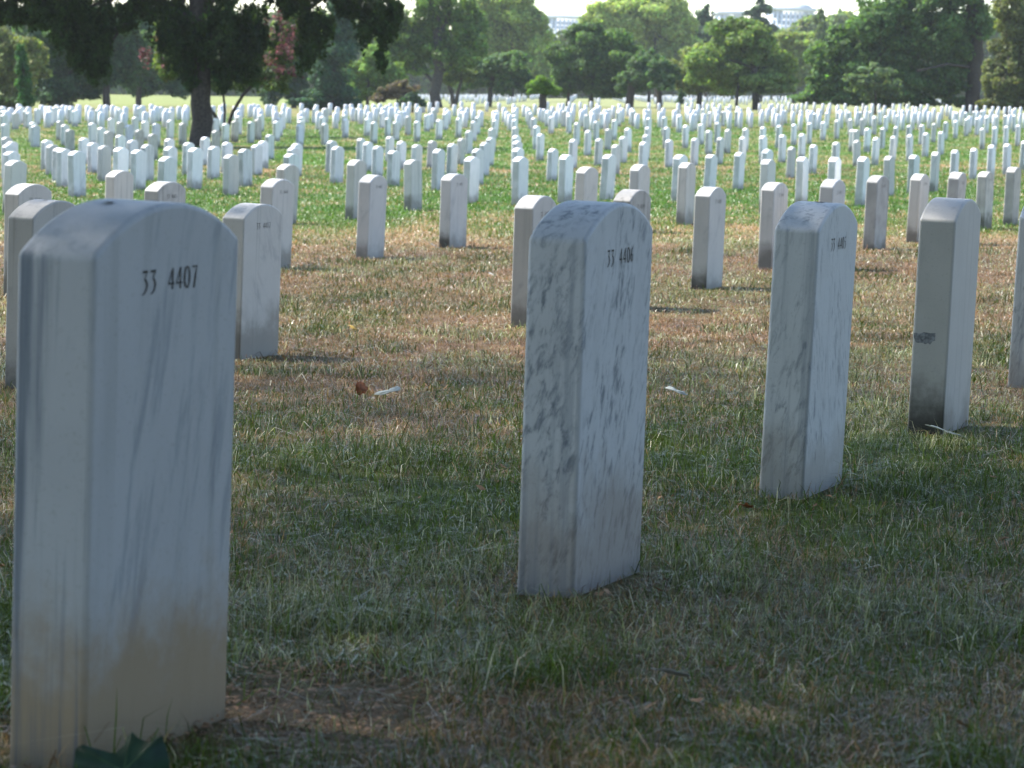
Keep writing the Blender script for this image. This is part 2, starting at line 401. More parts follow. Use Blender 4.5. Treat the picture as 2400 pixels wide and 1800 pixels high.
MIDC = {  # zoomed crop coordinates (400x300 px crops enlarged 5.53 times) of left shoulders
0: [(30,920),(35,790),(20,690),(75,650),(15,590),(5,410),(5,285),(0,235),(-5,190),(530,630),(590,690),(680,735),(735,755),(890,790),(1015,600),
    (1135,665),(1265,710),(1465,740),(1690,770),(1645,630),(1825,695),(2130,610),(2110,725),(2040,865),(1370,1065),(370,390),(400,430),(300,230),
    (330,255),(235,180),(215,200),(150,260),(440,210),(725,370),(785,420),(845,485),(1145,400),(1250,460),(1350,510),(1485,565),(1395,335),
    (1500,385),(1615,425),(1705,320),(1830,375),(1740,490),(1920,545),(1970,405),(2155,360),(2165,240),(590,210),(615,235),(570,170),
    (670,190),(720,180),(505,165),(785,165),(840,165),(875,200),(930,230),(975,160),(1150,190),(1220,220),(1275,160),(1340,160),(1425,170),(1510,210),
    (1730,155),(1770,190),(1820,155),(1930,160),(2050,180)],
1: [(150,665),(215,745),(370,590),(475,715),(655,660),(525,500),(680,830),(880,755),(1040,690),(1135,640),(1225,555),(1550,680),(1510,730),(1450,820),
    (1355,975),(105,400),(660,405),(535,340),(840,305),(780,370),(990,380),(1085,350),(1130,285),(1325,375),(1365,330),(1410,255),(1625,420),
    (1640,370),(1655,315),(1665,240),(1670,135),(1445,135),(1000,150),(1050,150),(1100,150),(1225,150),(1275,150),(1320,165),(1860,140),(1830,200),(1925,310),
    (1950,405),(1980,200),(2040,145),(2010,640),(2075,720),(75,165),(520,150),(600,210),(170,165),(660,150),(800,170),(890,160)],
2: [(0,285),(10,345),(190,605),(280,655),(400,710),(570,580),(710,645),(595,775),(905,690),(1110,635),(1175,760),(1365,680),(1490,605),(1600,500),(1675,375),
    (1725,315),(1765,235),(1865,600),(1790,665),(1700,750),(1910,470),(1950,355),(1985,230),(1585,865),(830,910),(60,920),(180,200),(290,335),(375,385),
    (415,190),(490,255),(565,330),(665,380),(635,175),(720,240),(825,305),(940,375),(955,230),(1075,285),(1175,210),(1225,355),(1310,270),(1480,335),
    (1540,245),(1605,190),(30,140),(215,140),(305,150),(390,150),(475,140),(560,150),(610,130),(690,135),(785,130),(860,125),(950,145),(1045,120),
    (1120,130),(1220,115),(1440,140),(1535,120),(1690,130),(1865,105),(2025,110),(100,145)],
3: [(-5,230),(-5,290),(-5,350),(-5,450),(0,570),(0,645),(0,745),(12,870),(825,1020),(605,840),(455,745),(1150,835),(1530,990),(2150,960),(2085,840),
    (1650,655),(1280,690),(735,620),(1070,610),(315,545),(275,440),(245,330),(215,260),(190,215),(130,150),(475,310),(425,245),(385,210),(705,295),(640,235),
    (575,195),(935,500),(800,395),(930,285),(1055,375),(1140,260),(1025,215),(1200,475),(1285,355),(1225,210),(1105,175),(1290,165),(1395,580),(1465,470),
    (1545,230),(1350,245),(1405,205),(1690,555),(1715,455),(1735,330),(1750,215),(1755,130),(1960,455),(1940,315),(1935,210),(1990,625),(2140,295),
    (2110,205),(1885,130),(2135,130),(275,140),(440,115),(590,130),(640,140),(725,120),(780,150),(865,120),(935,140),(1005,110),(1085,140),(1370,130),(1480,150),
    (-5,195),(0,150),(500,175),(690,175),(760,190),(930,180)],
4: [(280,830),(660,800),(1015,910),(1475,870),(1885,875),(105,605),(0,430),(205,410),(300,500),(415,390),(430,595),(540,485),(730,585),(775,470),(1000,450),
    (1005,575),(1020,760),(1205,430),(1250,560),(1350,720),(1410,415),(1505,545),(1610,395),(1640,690),(1790,380),(1970,360),(1940,655),(2160,485),(2145,340),
    (2135,245),(1685,265),(1845,255),(1990,245),(1600,210),(1740,200),(1305,225),(1150,225),(1005,225),(840,230),(675,235),(495,240),(320,250),(395,195),(235,205),
    (130,280),(65,210),(30,180),(180,160),(460,150),(550,190),(595,140),(1410,160),(1275,160),(30,130),(100,135),(250,130),(310,140),(380,135),(690,190),
    (720,190),(980,130),(1110,140),(1140,150),(1220,140),(1360,130),(1470,135),(1530,130),(1590,130),(1690,130),(1800,135),(1890,135),(1870,185),(1985,190),
    (1995,140),(2090,140)],
5: [(40,870),(405,850),(720,835),(995,795),(1260,765),(1510,740),(1745,700),(1955,680),(2165,640),(5,630),(245,595),(475,575),(695,555),(900,530),(1105,515),
    (0,490),(145,470),(345,460),(515,445),(690,430),(855,420),(1010,400),(1165,380),(1300,365),(1440,340),(1580,330),(1645,465),(1800,450),(1950,440),(2105,425),
    (90,335),(245,320),(395,305),(545,290),(65,245),(200,240),(325,230),(445,220),(575,210),(690,210),(795,200),(920,195),(1030,190),(1130,185),(1240,180),
    (1320,255),(1435,250),(1540,240),(1640,230),(1760,220),(1850,205),(1945,290),(2060,290),(1705,310),(1835,300),(25,180),(150,175),(315,150),(385,165),
    (500,150),(590,150),(110,145),(230,145),(680,150),(760,160),(860,150),(945,150),(1195,160),(1410,165),(1500,160),(1580,155),(1690,160),(1790,165),(1865,170),
    (1945,180),(2010,180),(2080,185),(2150,190)]}

stones = []   # dicts: corner position (front corner on ground), H
C_LEFT = T * np.array([math.cos(TH), -math.sin(TH)])       # left rear corner -> front corner
for c, xt, yt, xb, yb, num, mat, lab in NEAR:
    if xb is not None:
        P = solve_base(xb, yb)
        r = ray(xt, yt); q = EYE + r * (P[1] / r[1]); H = min(.72, max(.5, q[2] - P[2]))
    else:
        H = .60; P = solve_top(xt, yt, H)
    p = P[:2] + (0 if c else C_LEFT)
    stones.append(dict(p=p, H=H, num=num, mat=mat, lab=lab, px=xt, py=yt, near=True))
for ci, lst in MIDC.items():
    for x, y in lst:
        X = ci * 400 + x / 5.53; Y = 220 + y / 5.53
        H = random.uniform(.565, .63)
        P = solve_top(X, Y, H)
        stones.append(dict(p=P[:2] + C_LEFT, H=H, num=None, mat=None, lab=None, px=X, py=Y, near=False))
for s in stones:
    s['D'] = s['p'][1]
stones.sort(key=lambda s: s['D'])
# a far shoulder picked twice is one stone
keep = []
for s in stones:
    if all(abs(s['p'][0] - k['p'][0]) + abs(s['D'] - k['D']) > (.30 if s['D'] < 40 else .45) for k in keep[-40:]):
        keep.append(s)
stones = keep
indiv = [s for s in stones if s['D'] < 132][:300]
iid = {id(s) for s in indiv}; rest = [s for s in stones if id(s) not in iid]

# --- lettering: strokes on a unit-high glyph, (x, y, width)
GL = {
 '3': [[(.0, .94, .12), (.46, .95, .12)], [(.46, .98, .07), (.20, .60, .08)], [(.18, .60, .09), (.34, .52, .13), (.44, .32, .17), (.36, .10, .13), (.20, -.04, .08), (.0, -.12, .05)]],
 '4': [[(.40, .0, .15), (.40, 1.0, .13)], [(.40, 1.0, .07), (.0, .28, .07)], [(-.02, .27, .085), (.56, .27, .085)]],
 '0': [[(.27 + .25 * math.sin(a), .5 + .5 * math.cos(a), .07 + .08 * abs(math.sin(a))) for a in np.linspace(0, 2 * math.pi, 21)]],
 '6': [[(.46, 1.04, .05), (.22, .85, .10), (.06, .5, .14), (.06, .22, .14), (.25, .0, .06), (.47, .2, .13), (.44, .42, .12), (.27, .54, .05), (.09, .42, .05)]],
 '7': [[(.0, .97, .10), (.46, .99, .09), (.32, .5, .13), (.2, -.05, .13)]],
 '5': [[(.44, .99, .07), (.12, .97, .08), (.08, .60, .08), (.32, .58, .10), (.46, .33, .15), (.34, .06, .10), (.04, -.04, .05)]],
 '1': [[(.22, -.02, .14), (.22, 1., .13)], [(.22, 1., .05), (.06, .86, .05)]],
 '8': [[(.27 + .18 * math.sin(a), .77 + .22 * math.cos(a), .10) for a in np.linspace(0, 2 * math.pi, 15)],
       [(.27 + .24 * math.sin(a), .27 + .28 * math.cos(a), .11) for a in np.linspace(0, 2 * math.pi, 17)]],
 '9': [[(.10, -.04, .05), (.34, .15, .10), (.48, .5, .14), (.48, .78, .14), (.28, 1., .06), (.06, .8, .13), (.10, .58, .12), (.28, .46, .05), (.46, .58, .05)]],
 '2': [[(.04, .82, .10), (.24, 1., .08), (.44, .8, .14), (.36, .5, .13), (.03, .02, .06), (.50, .03, .09)]],
}
def inscription(num, h, word):
    mb = MB(); x = 0; cur = 0
    for ch in num:
        if ch == ' ': x += .95; cur += 1; continue
        if cur != word: x += .78; continue
        for st in GL[ch]:
            pts = [np.array((x + a, b)) for a, b, w in st]
            off = []
            for i in range(len(pts)):
                d = pts[min(i + 1, len(pts) - 1)] - pts[max(i - 1, 0)]; d = d / (np.linalg.norm(d) + 1e-9)
                off.append(np.array((-d[1], d[0])) * st[i][2] / 2)
            for i in range(len(pts) - 1):
                q = [pts[i] + off[i], pts[i] - off[i], pts[i + 1] - off[i + 1], pts[i + 1] + off[i + 1]]
                mb.poly([(p[0], -1e-5 * len(mb.f), p[1]) for p in q])
        x += .78
    ww = x - .2
    me = mb.mesh('lettering')
    for v in me.vertices:
        v.co.x = (v.co.x - ww / 2) * h * .95; v.co.z *= h; v.co.y = v.co.y - (T / 2 + .0006)
    return me

def blotch(name, pts3):
    mb = MB(); mb.poly(pts3); return mb.mesh(name)

ARCR = (W * W / 4 + RISE * RISE) / (2 * RISE)
proto = {}
ROWW = ['first', 'second', 'third', 'fourth', 'fifth', 'sixth', 'seventh', 'eighth', 'ninth', 'tenth', 'eleventh', 'twelfth', 'thirteenth',
        'fourteenth', 'fifteenth', 'sixteenth', 'seventeenth', 'eighteenth', 'nineteenth', 'twentieth', 'twenty-first', 'twenty-second', 'twenty-third',
        'twenty-fourth', 'twenty-fifth', 'twenty-sixth', 'twenty-seventh', 'twenty-eighth', 'twenty-ninth', 'thirtieth', 'thirty-first', 'thirty-second',
        'thirty-third', 'thirty-fourth', 'thirty-fifth', 'thirty-sixth', 'thirty-seventh', 'thirty-eighth', 'thirty-ninth', 'fortieth']
SECT = [(-1e9, 130, 'near the slim column conifer'), (130, 340, 'near the thin straight far trunk'),
        (340, 450, 'just left of the big dark trunk'), (450, 600, 'around the forked flowering tree'),
        (600, 830, 'below the tall dark evergreen'), (830, 1000, 'below the dry brown bush'), (1000, 1115, 'below the tall forked grey trunk'),
        (1115, 1215, 'beside the aisle by the mushroom-shaped shrub'),
        (1215, 1320, 'right below the mushroom-shaped shrub'), (1320, 1450, 'below the round dark green tree'), (1450, 1570, 'below the three close trunks'),
        (1570, 1700, 'below the small lone conifer'), (1700, 1880, 'below the broad light green tree'), (1880, 2060, 'below the silvery shrub'),
        (2060, 2220, 'below the long low branch'), (2220, 1e9, 'below the big trunk on the right')]
BANDS = [(0, 36, 'large'), (36, 44, 'medium large'), (44, 56, 'medium'), (56, 70, 'smallish'), (70, 92, 'small'), (92, 1e9, 'tiny')]
def sect(x):
    for a, b, n in SECT:
        if a <= x < b: return n
def band(d):
    for a, b, n in BANDS:
        if a <= d < b: return n
cells = defaultdict(list)
for s in indiv:
    if not s['near']: cells[(sect(s['px']), band(s['D']))].append(s)
for (sc, bd), lst in cells.items():
    lst.sort(key=lambda s: s['px'])
    for i, s in enumerate(lst):
        if len(lst) == 1: s['lab'] = 'only %s white headstone %s' % (bd, sc)
        elif i == 0: s['lab'] = 'leftmost %s white headstone %s' % (bd, sc)
        elif i == len(lst) - 1: s['lab'] = 'rightmost %s white headstone %s' % (bd, sc)
        else: s['lab'] = '%s %s white headstone from left, %s' % (ROWW[i], bd, sc)

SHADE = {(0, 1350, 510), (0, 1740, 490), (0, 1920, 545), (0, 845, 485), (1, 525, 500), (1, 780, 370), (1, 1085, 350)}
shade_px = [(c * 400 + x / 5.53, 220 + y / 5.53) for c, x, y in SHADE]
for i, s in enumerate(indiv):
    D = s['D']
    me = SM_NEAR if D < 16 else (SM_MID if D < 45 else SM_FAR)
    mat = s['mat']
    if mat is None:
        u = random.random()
        if any(abs(s['px'] - a) + abs(s['py'] - b) < 1.5 for a, b in shade_px): mat = M_DINGY_SHADED  # stones standing in shade: the shade is painted in with the dingy marble
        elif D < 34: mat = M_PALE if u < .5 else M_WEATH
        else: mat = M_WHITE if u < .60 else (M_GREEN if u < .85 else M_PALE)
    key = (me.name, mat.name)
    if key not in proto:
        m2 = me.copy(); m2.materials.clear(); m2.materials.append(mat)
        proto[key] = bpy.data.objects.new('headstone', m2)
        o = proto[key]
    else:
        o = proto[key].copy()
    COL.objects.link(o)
    o.name = 'headstone'
    c = s['p'] + EW * W / 2 + ET * T / 2
    jit = 1.0 if s['near'] else .5
    o.location = (c[0], c[1], float(gz(c[0], c[1])))
    rz = math.pi / 2 - TH + (0 if D < 8 else random.gauss(0, math.radians(1.5)))
    tl = .005 if D < 14 else .014
    o.rotation_euler = (random.gauss(0, tl), random.gauss(0, tl), rz)
    o.scale = (1, 1, s['H'] / HS)
    tag(o, s['lab'], 'headstone', 'marble headstones in rows')
    if s['num']:
        legible = D < 11.5 and s['num'] not in ('33 4404', '33 4403', '33 4416')
        if s['num'] not in ('33 4404', '33 4403', '33 4416') and D < 27:
            for wi, word in enumerate(s['num'].split()):
                ins = link('lettering', inscription(s['num'], .0255 if D < 8 else .024, wi), M_INK, o, (0, 0, HS - .050))
                ins['label'] = ('black engraved number %s' % word) if legible else 'small black engraved number'
    for (px, py, pr) in PITS.get(s['num'], []):
        zz = HS + RISE - ARCR + math.sqrt(ARCR ** 2 - px * px) + .0007
        n = 14
        link('pit_mark', blotch('pit_mark', [(px + pr * (1.3 + random.uniform(-.5, .5)) * math.cos(k * 2 * math.pi / n),
              py + pr * (.9 + random.uniform(-.5, .5)) * math.sin(k * 2 * math.pi / n), zz - px * .3 * 0) for k in range(n)]), M_PIT, o)
    if s['num'] == '33 4404':
        yl, zc = T / 2 - .004, .268
        up = [(yl - .06 * k / 9, zc + .012 + random.uniform(-.004, .003)) for k in range(10)]
        dn = [(yl - .06 * (9 - k) / 9, zc - .006 - .012 * math.sin((9 - k) / 9 * 3.1) + random.uniform(-.006, .004)) for k in range(10)]
        link('dark_smear', blotch('dark_smear', [(-W / 2 - .0007, a, b) for a, b in up + dn]), M_SMEAR, o)

# far stones beyond the three hundred: one mass
def far_stone_mass():
    V = []; Fs = []; L_ = []
    prof = [(-W / 2, -.1), (-W / 2, HS), (-W / 4, HS + RISE * .75), (0, HS + RISE), (W / 4, HS + RISE * .75), (W / 2, HS), (W / 2, -.1)]
    pts = [s['p'] + EW * W / 2 + ET * T / 2 for s in rest]
    # the lower field beyond the trees: rows on a skewed grid
    a = np.array([.58, 1.46]); b = np.array([-3.15, 1.25])
    have = np.array([q['p'] for q in stones])
    for i in range(-60, 140):                  # fill the last rows before the ground falls away
        for j in range(-20, 60):
            p = np.array([2., 60.]) + a * i + b * j
            if not (97 < p[1] < 123) or abs(p[0]) > .215 * p[1] or random.random() < .12: continue
            if np.min(np.abs(have - p).sum(1)) < .9: continue
            pts.append(p + np.array([random.gauss(0, .06), random.gauss(0, .06)]))
    for i in range(0, 400):                    # lower field beyond the trees
        for j in range(-90, 90):
            p = np.array([1.2, 236.]) + np.array([.9, 0]) * 0 + np.array([.15, 6.2]) * i + np.array([2.9, .35]) * j
            if not (236 < p[1] < 560) or abs(p[0]) > .215 * p[1] + 2: continue
            if p[0] / p[1] < -.045: continue          # the open lawn at the left has no stones
            if j % 9 == 0 or random.random() < .22: continue
            pts.append(p + np.array([random.gauss(0, .06), random.gauss(0, .06)]))
    for p in pts:
        z = float(gz(p[0], p[1])); n = len(V); k = len(prof); h = random.uniform(.93, 1.07)
        for sgn in (-1, 1):
            for x, zz in prof:
                q = p + EW * x + ET * sgn * T / 2
                V.append((q[0], q[1], z + zz * h))
        L_ += list(range(n, n + k)); Fs.append(k)
        L_ += list(range(n + 2 * k - 1, n + k - 1, -1)); Fs.append(k)
        for i in range(k):
            j = (i + 1) % k
            L_ += [n + j, n + i, n + k + i, n + k + j]; Fs.append(4)
    return mesh_np('distant_headstones', V, Fs, L_)
o = link('distant_headstones', far_stone_mass(), simple('weathered_white_marble', (.60, .59, .59), .7, .08, .9))
tag(o, 'mass of tiny white headstones in far rows and beyond the trees', 'headstones', 'marble headstones in rows', 'stuff')
print('STONES', len(indiv), 'rest', len(rest), 'maxD', indiv[-1]['D'])

# ------------------------------------------------------------------ grass blades
near_rects = [(s['p'] + EW * W / 2 + ET * T / 2) for s in stones if s['D'] < 22]
def stone_dist(x, y):
    d = np.full(len(x), 9.)
    for c in near_rects:
        dx, dy = x - c[0], y - c[1]
        u = np.abs(dx * EW[0] + dy * EW[1]) - W / 2; v = np.abs(dx * ET[0] + dy * ET[1]) - T / 2
        d = np.minimum(d, np.where((u < 0) & (v < 0), -1, np.hypot(np.maximum(u, 0), np.maximum(v, 0))))
    return d
def grass():
    NB = 950000
    Dmin, Dmax = 1.9, 128.
    u = rng.random(NB)
    # density per area ~ 1/D^1.75 ; strip width ~ .46 D + 2.4
    Dg = np.linspace(Dmin, Dmax, 4000)
    pdf = (.46 * Dg + 2.0) * np.maximum(Dg, 3.2) ** -1.72
    cdf = np.cumsum(pdf); cdf /= cdf[-1]
    D = np.interp(u, cdf, Dg)
    X = (rng.random(NB) * 2 - 1) * (.23 * D + 1.0)
    # clumping
    keep = rng.random(NB) < (.35 + .9 * fbm(X * 9, D * 9, 21, 2))
    bare = (np.hypot((X + .27) / .20, (D - 3.2) / .32) < .75 + .5 * rng.random(NB))
    keep &= ~(bare & (rng.random(NB) < .88))
    sd = stone_dist(X, D)
    keep &= (sd > 0) & ((sd > .05) | (rng.random(NB) < .45))
    X, D, sd = X[keep], D[keep], sd[keep]; n = len(X)
    tq = np.random.default_rng(5); tuft = np.zeros(n, bool)
    for _ in range(170):
        ty = tq.uniform(2.6, 22); tx = tq.uniform(-.22, .22) * ty; tr = tq.uniform(.04, .11) * (1 + ty / 20)
        tuft |= np.hypot(X - tx, (D - ty) * .8) < tr * (.6 + .8 * rng.random(n))
    dry = dryness(X, D)
    isdry = rng.random(n) < np.clip(dry * .96 + .02 + .5 * (sd < .09), 0, .97)
    isdry &= ~(tuft & (rng.random(n) < .85))
    sage = (fbm(X * .8, D * .5, 33) > .56) & (rng.random(n) < .5)
    far = np.clip((D - 22) / 10, 0, 1)[:, None]
    g = GREEN * (1 - far) + BRIGHT * far
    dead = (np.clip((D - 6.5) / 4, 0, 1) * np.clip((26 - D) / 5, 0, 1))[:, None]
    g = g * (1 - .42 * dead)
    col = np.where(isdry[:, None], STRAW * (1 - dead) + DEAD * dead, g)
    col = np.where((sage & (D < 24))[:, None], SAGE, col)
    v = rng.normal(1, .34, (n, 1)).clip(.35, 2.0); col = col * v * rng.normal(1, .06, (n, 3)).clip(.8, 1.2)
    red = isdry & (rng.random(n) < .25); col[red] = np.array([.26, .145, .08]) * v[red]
    pale = rng.random(n) < .075 * np.where(D < 26, np.clip(D / 5.5, .4, 1), .3); col[pale] = np.array([.56, .50, .38]) * v[pale]  # pale blades: sky glints painted into the blade colour
    z = gsoil(X, D)
    hh = (.014 + .026 * rng.random(n)) * (1 + .9 * (fbm(X * 2.2, D * 1.4, 5) - .35)) * np.where(isdry, .8, 1.1)
    hh *= np.where(rng.random(n) < .04, 1.7, 1.0) * (1 + np.clip((D - 10) / 60, 0, .6))
    hh *= np.where(tuft, 1.35, 1.) * np.where(sd < .06, np.where(rng.random(n) < .18, 1.7, .75), 1.)
    w = (.0011 + .0011 * rng.random(n)) * np.maximum(1, D / 4.6) ** .85
    az = rng.random(n) * 2 * np.pi; lean = np.abs(rng.normal(.85, .55, n)) * np.where(isdry, 1.4, 1.)
    dx, dy = np.cos(az), np.sin(az)
    az2 = rng.random(n) * 2 * np.pi; wx, wy = np.cos(az2) * w / 2, np.sin(az2) * w / 2
    b0 = np.stack([X, D, z - .004], 1)
    mid = b0 + np.stack([dx * lean * hh * .35, dy * lean * hh * .35, hh * .62], 1)
    az3 = az + rng.normal(0, .5, n)
    tip = mid + np.stack([np.cos(az3) * lean * hh * .95, np.sin(az3) * lean * hh * .95, hh * (.42 - .42 * np.clip(lean, 0, 1.7))], 1)
    wv = np.stack([wx, wy, 0 * wx], 1)
    V = np.stack([b0 - wv, b0 + wv, mid + wv * .8, mid - wv * .8, tip], 1).reshape(-1, 3)
    base = (np.arange(n) * 5)[:, None]
    loops = (base + np.array([[0, 1, 2, 3, 3, 2, 4]])).ravel()
    sizes = np.tile([4, 3], n)
    cc = np.repeat(col, 5, 0)
    return mesh_np('grass', V, sizes, loops, cc)
o = link('grass', grass(), M_GRASS)
tag(o, 'mown turf of mixed green and dry straw coloured blades', 'grass', kind='stuff')

# ------------------------------------------------------------------ fallen leaves and scraps
def leaf_mesh(name, size, lobes, curl=.25):
    mb = MB(); out = []
    for k, (ang, r) in enumerate(lobes):
        a = math.radians(ang); out.append((r * size * math.sin(a), r * size * math.cos(a)))
    zf = lambda x, y: curl * ((x * x) / size + .35 * math.sin(y / size * 4) * size * .3)
    c = (0, .05 * size)
    top = [(x, y, zf(x, y)) for x, y in out]; n = len(top)
    mb.v = [(c[0], c[1], 0)] + top + [(c[0], c[1], -.0006)] + [(x, y, z - .0006) for x, y, z in top]
    for i in range(n):
        j = (i + 1) % n
        mb.f.append([0, 1 + i, 1 + j]); mb.f.append([n + 1, n + 2 + j, n + 2 + i]); mb.f.append([1 + i, n + 2 + i, n + 2 + j, 1 + j])
    return mb.mesh(name)

MAPLE = [(0, 1), (12, .62), (20, .66), (27, .42), (45, .85), (58, .92), (66, .58), (80, .45), (100, .72), (112, .70), (125, .38), (160, .30), (180, .12),
         (200, .30), (235, .38), (248, .70), (260, .72), (280, .45), (294, .58), (302, .92), (315, .85), (333, .42), (340, .66), (348, .62)]
OVAL = [(a, .35 + .65 * abs(math.cos(math.radians(a))) ** 1.5 + random.uniform(-.06, .06)) for a in range(0, 360, 18)]
M_DKLEAF = simple('dark_green_leaf', (.022, .055, .03), .5, .3, 40., .4)
M_BRLEAF = simple('brown_leaf', (.26, .085, .03), .7, .45, 60.)
M_PLLEAF = simple('pale_dead_leaf', (.36, .38, .34), .7, .25, 60.)
M_YLLEAF = simple('yellow_leaf', (.35, .22, .03), .7, .3, 60.)
M_GYLEAF = simple('grey_dead_leaf', (.30, .29, .27), .7, .3, 60.)
def litter(name, px, py, size, lobes, mat, rot, lift, label, stem=True, D=None):
    P = solve_base(px, py) if D is None else at(px, py, D)
    root = link(name, leaf_mesh(name, size, lobes), mat)
    root.location = (P[0], P[1], P[2] + lift); root.rotation_euler = rot
    if stem:
        mb = MB(); mb.tube([(0, .05 * size, 0), (.02 * size, -.45 * size, .05 * size), (.08 * size, -.9 * size, .02 * size)], [.0011, .001, .0008], 6)
        link('stalk', mb.mesh('stalk'), mat, root)
    tag(root, label, 'leaf', 'fallen leaves on the grass')
    return root
BIGL = [(math.degrees(math.atan2(a, b)), math.hypot(a, b) / 205) for a, b in ((-235,105),(-200,132),(-160,120),(-45,95),(0,140),(12,180),(35,205),(65,175),(120,148),(145,160),
        (185,185),(200,140),(215,90),(230,20),(150,-60),(60,-120),(0,-100),(-60,-130),(-170,-70),(-240,10))]
lf = litter('fallen_leaf', 289, 1812, .045, BIGL, M_DKLEAF, (math.radians(66), 0, math.radians(6)), .0, 'dark green pointed leaf leaning against the foot of stone 33 4407', D=2.70)
mb = MB()
for a, b in ((-215, 112), (34, 195), (178, 178), (-60, -110)):
    p, q = np.array([0, .00225]), np.array([a, b]) * .045 / 205
    nrm = np.array([-(q - p)[1], (q - p)[0]]); nrm = nrm / np.linalg.norm(nrm) * .0008
    zf = lambda v: .25 * ((v[0] ** 2) / .045 + .35 * math.sin(v[1] / .045 * 4) * .045 * .3) + .0012
    mb.poly([(*(p - nrm), .0012), (*(p + nrm), .0012), (*(q * .9), zf(q * .9))])
link('leaf_veins', mb.mesh('leaf_veins'), simple('leaf_vein', (.07, .13, .06), .6), lf)
CURL = [(a, (.40 + .60 * abs(math.cos(math.radians(a * .5 + 20)))) * (1 + random.uniform(-.22, .18))) for a in range(0, 360, 15)]
SCRAP = [(a, (.22 + .78 * abs(math.cos(math.radians(a))) ** 2) * (1 + random.uniform(-.2, .2))) for a in range(0, 360, 15)]
litter('fallen_leaf', 845, 940, .031, CURL, M_BRLEAF, (1.0, .5, .5), .036, 'rust brown curled leaf lying left of a pale leaf in the grass')
litter('fallen_leaf', 910, 942, .041, SCRAP, M_PLLEAF, (.25, .25, -1.25), .034, 'pale silvery leaf lying just right of the rust brown leaf')
litter('fallen_leaf', 1583, 937, .036, SCRAP, M_PLLEAF, (.3, -.2, 1.3), .030, 'pale leaf on the grass between stones 33 4406 and 33 4405')
litter('fallen_leaf', 2212, 1034, .052, SCRAP, M_PLLEAF, (.25, .1, 1.3), .028, 'pale leaf at the foot of the headstone with the dark smear')
litter('fallen_leaf', 826, 778, .032, OVAL, M_YLLEAF, (.3, .2, .6), .022, 'small yellow leaf on dry grass right of stone 33 4417')
litter('fallen_leaf', 1152, 650, .030, OVAL, M_PLLEAF, (.3, .1, 1.1), .022, 'small white scrap of leaf left of stone 33 4418', False)
litter('fallen_leaf', 1017, 584, .065, OVAL, M_GYLEAF, (.4, .2, 1.2), .03, 'grey dead leaf at the stained foot of a headstone in brown grass')
litter('fallen_leaf', 1750, 1212, .026, MAPLE, M_BRLEAF, (.3, .2, 2.), .022, 'small brown leaf on the grass left of the foot of stone 33 4405')
litter('fallen_leaf', 1570, 1618, .030, OVAL, M_GYLEAF, (.3, .2, 2.2), .024, 'straw coloured dead leaf low in the dark foreground grass', False)

def chips():
    mb = MB()
    for _ in range(1500):
        a, r = random.uniform(0, 6.28), math.sqrt(random.random())
        x, y = -.27 + .23 * r * math.cos(a), 3.2 + .36 * r * math.sin(a)
        z = float(gsoil(x, y)) + random.uniform(.003, .012); s = random.uniform(.002, .007); t_ = random.uniform(0, 6.28); k = random.uniform(.3, 1)
        ux, uy = math.cos(t_) * s, math.sin(t_) * s
        mb.poly([(x - ux, y - uy, z), (x + uy * k, y - ux * k, z + random.uniform(-.003, .003)), (x + ux, y + uy, z + random.uniform(-.003, .003)), (x - uy * k, y + ux * k, z)])
    for _ in range(420):                       # scattered scraps over the lawn
        y = random.uniform(2.4, 16); x = random.uniform(-.23, .23) * y
        z = float(gsoil(x, y)) + random.uniform(.010, .030); s = random.uniform(.004, .013); t_ = random.uniform(0, 6.28); k = random.uniform(.25, .7)
        ux, uy = math.cos(t_) * s, math.sin(t_) * s; h = lambda: z + random.uniform(-.006, .006)
        mb.poly([(x - ux, y - uy, h()), (x + uy * k, y - ux * k, h()), (x + ux, y + uy, h()), (x - uy * k, y + ux * k, h())])
    return mb.mesh('leaf_litter')
M_CHIP = simple('leaf_litter', (.27, .16, .09), .9, .6, 60.)
o = link('leaf_litter', chips(), M_CHIP)
tag(o, 'brown crumbs of dead leaves on bare soil beside stone 33 4407', 'leaf litter', kind='stuff')

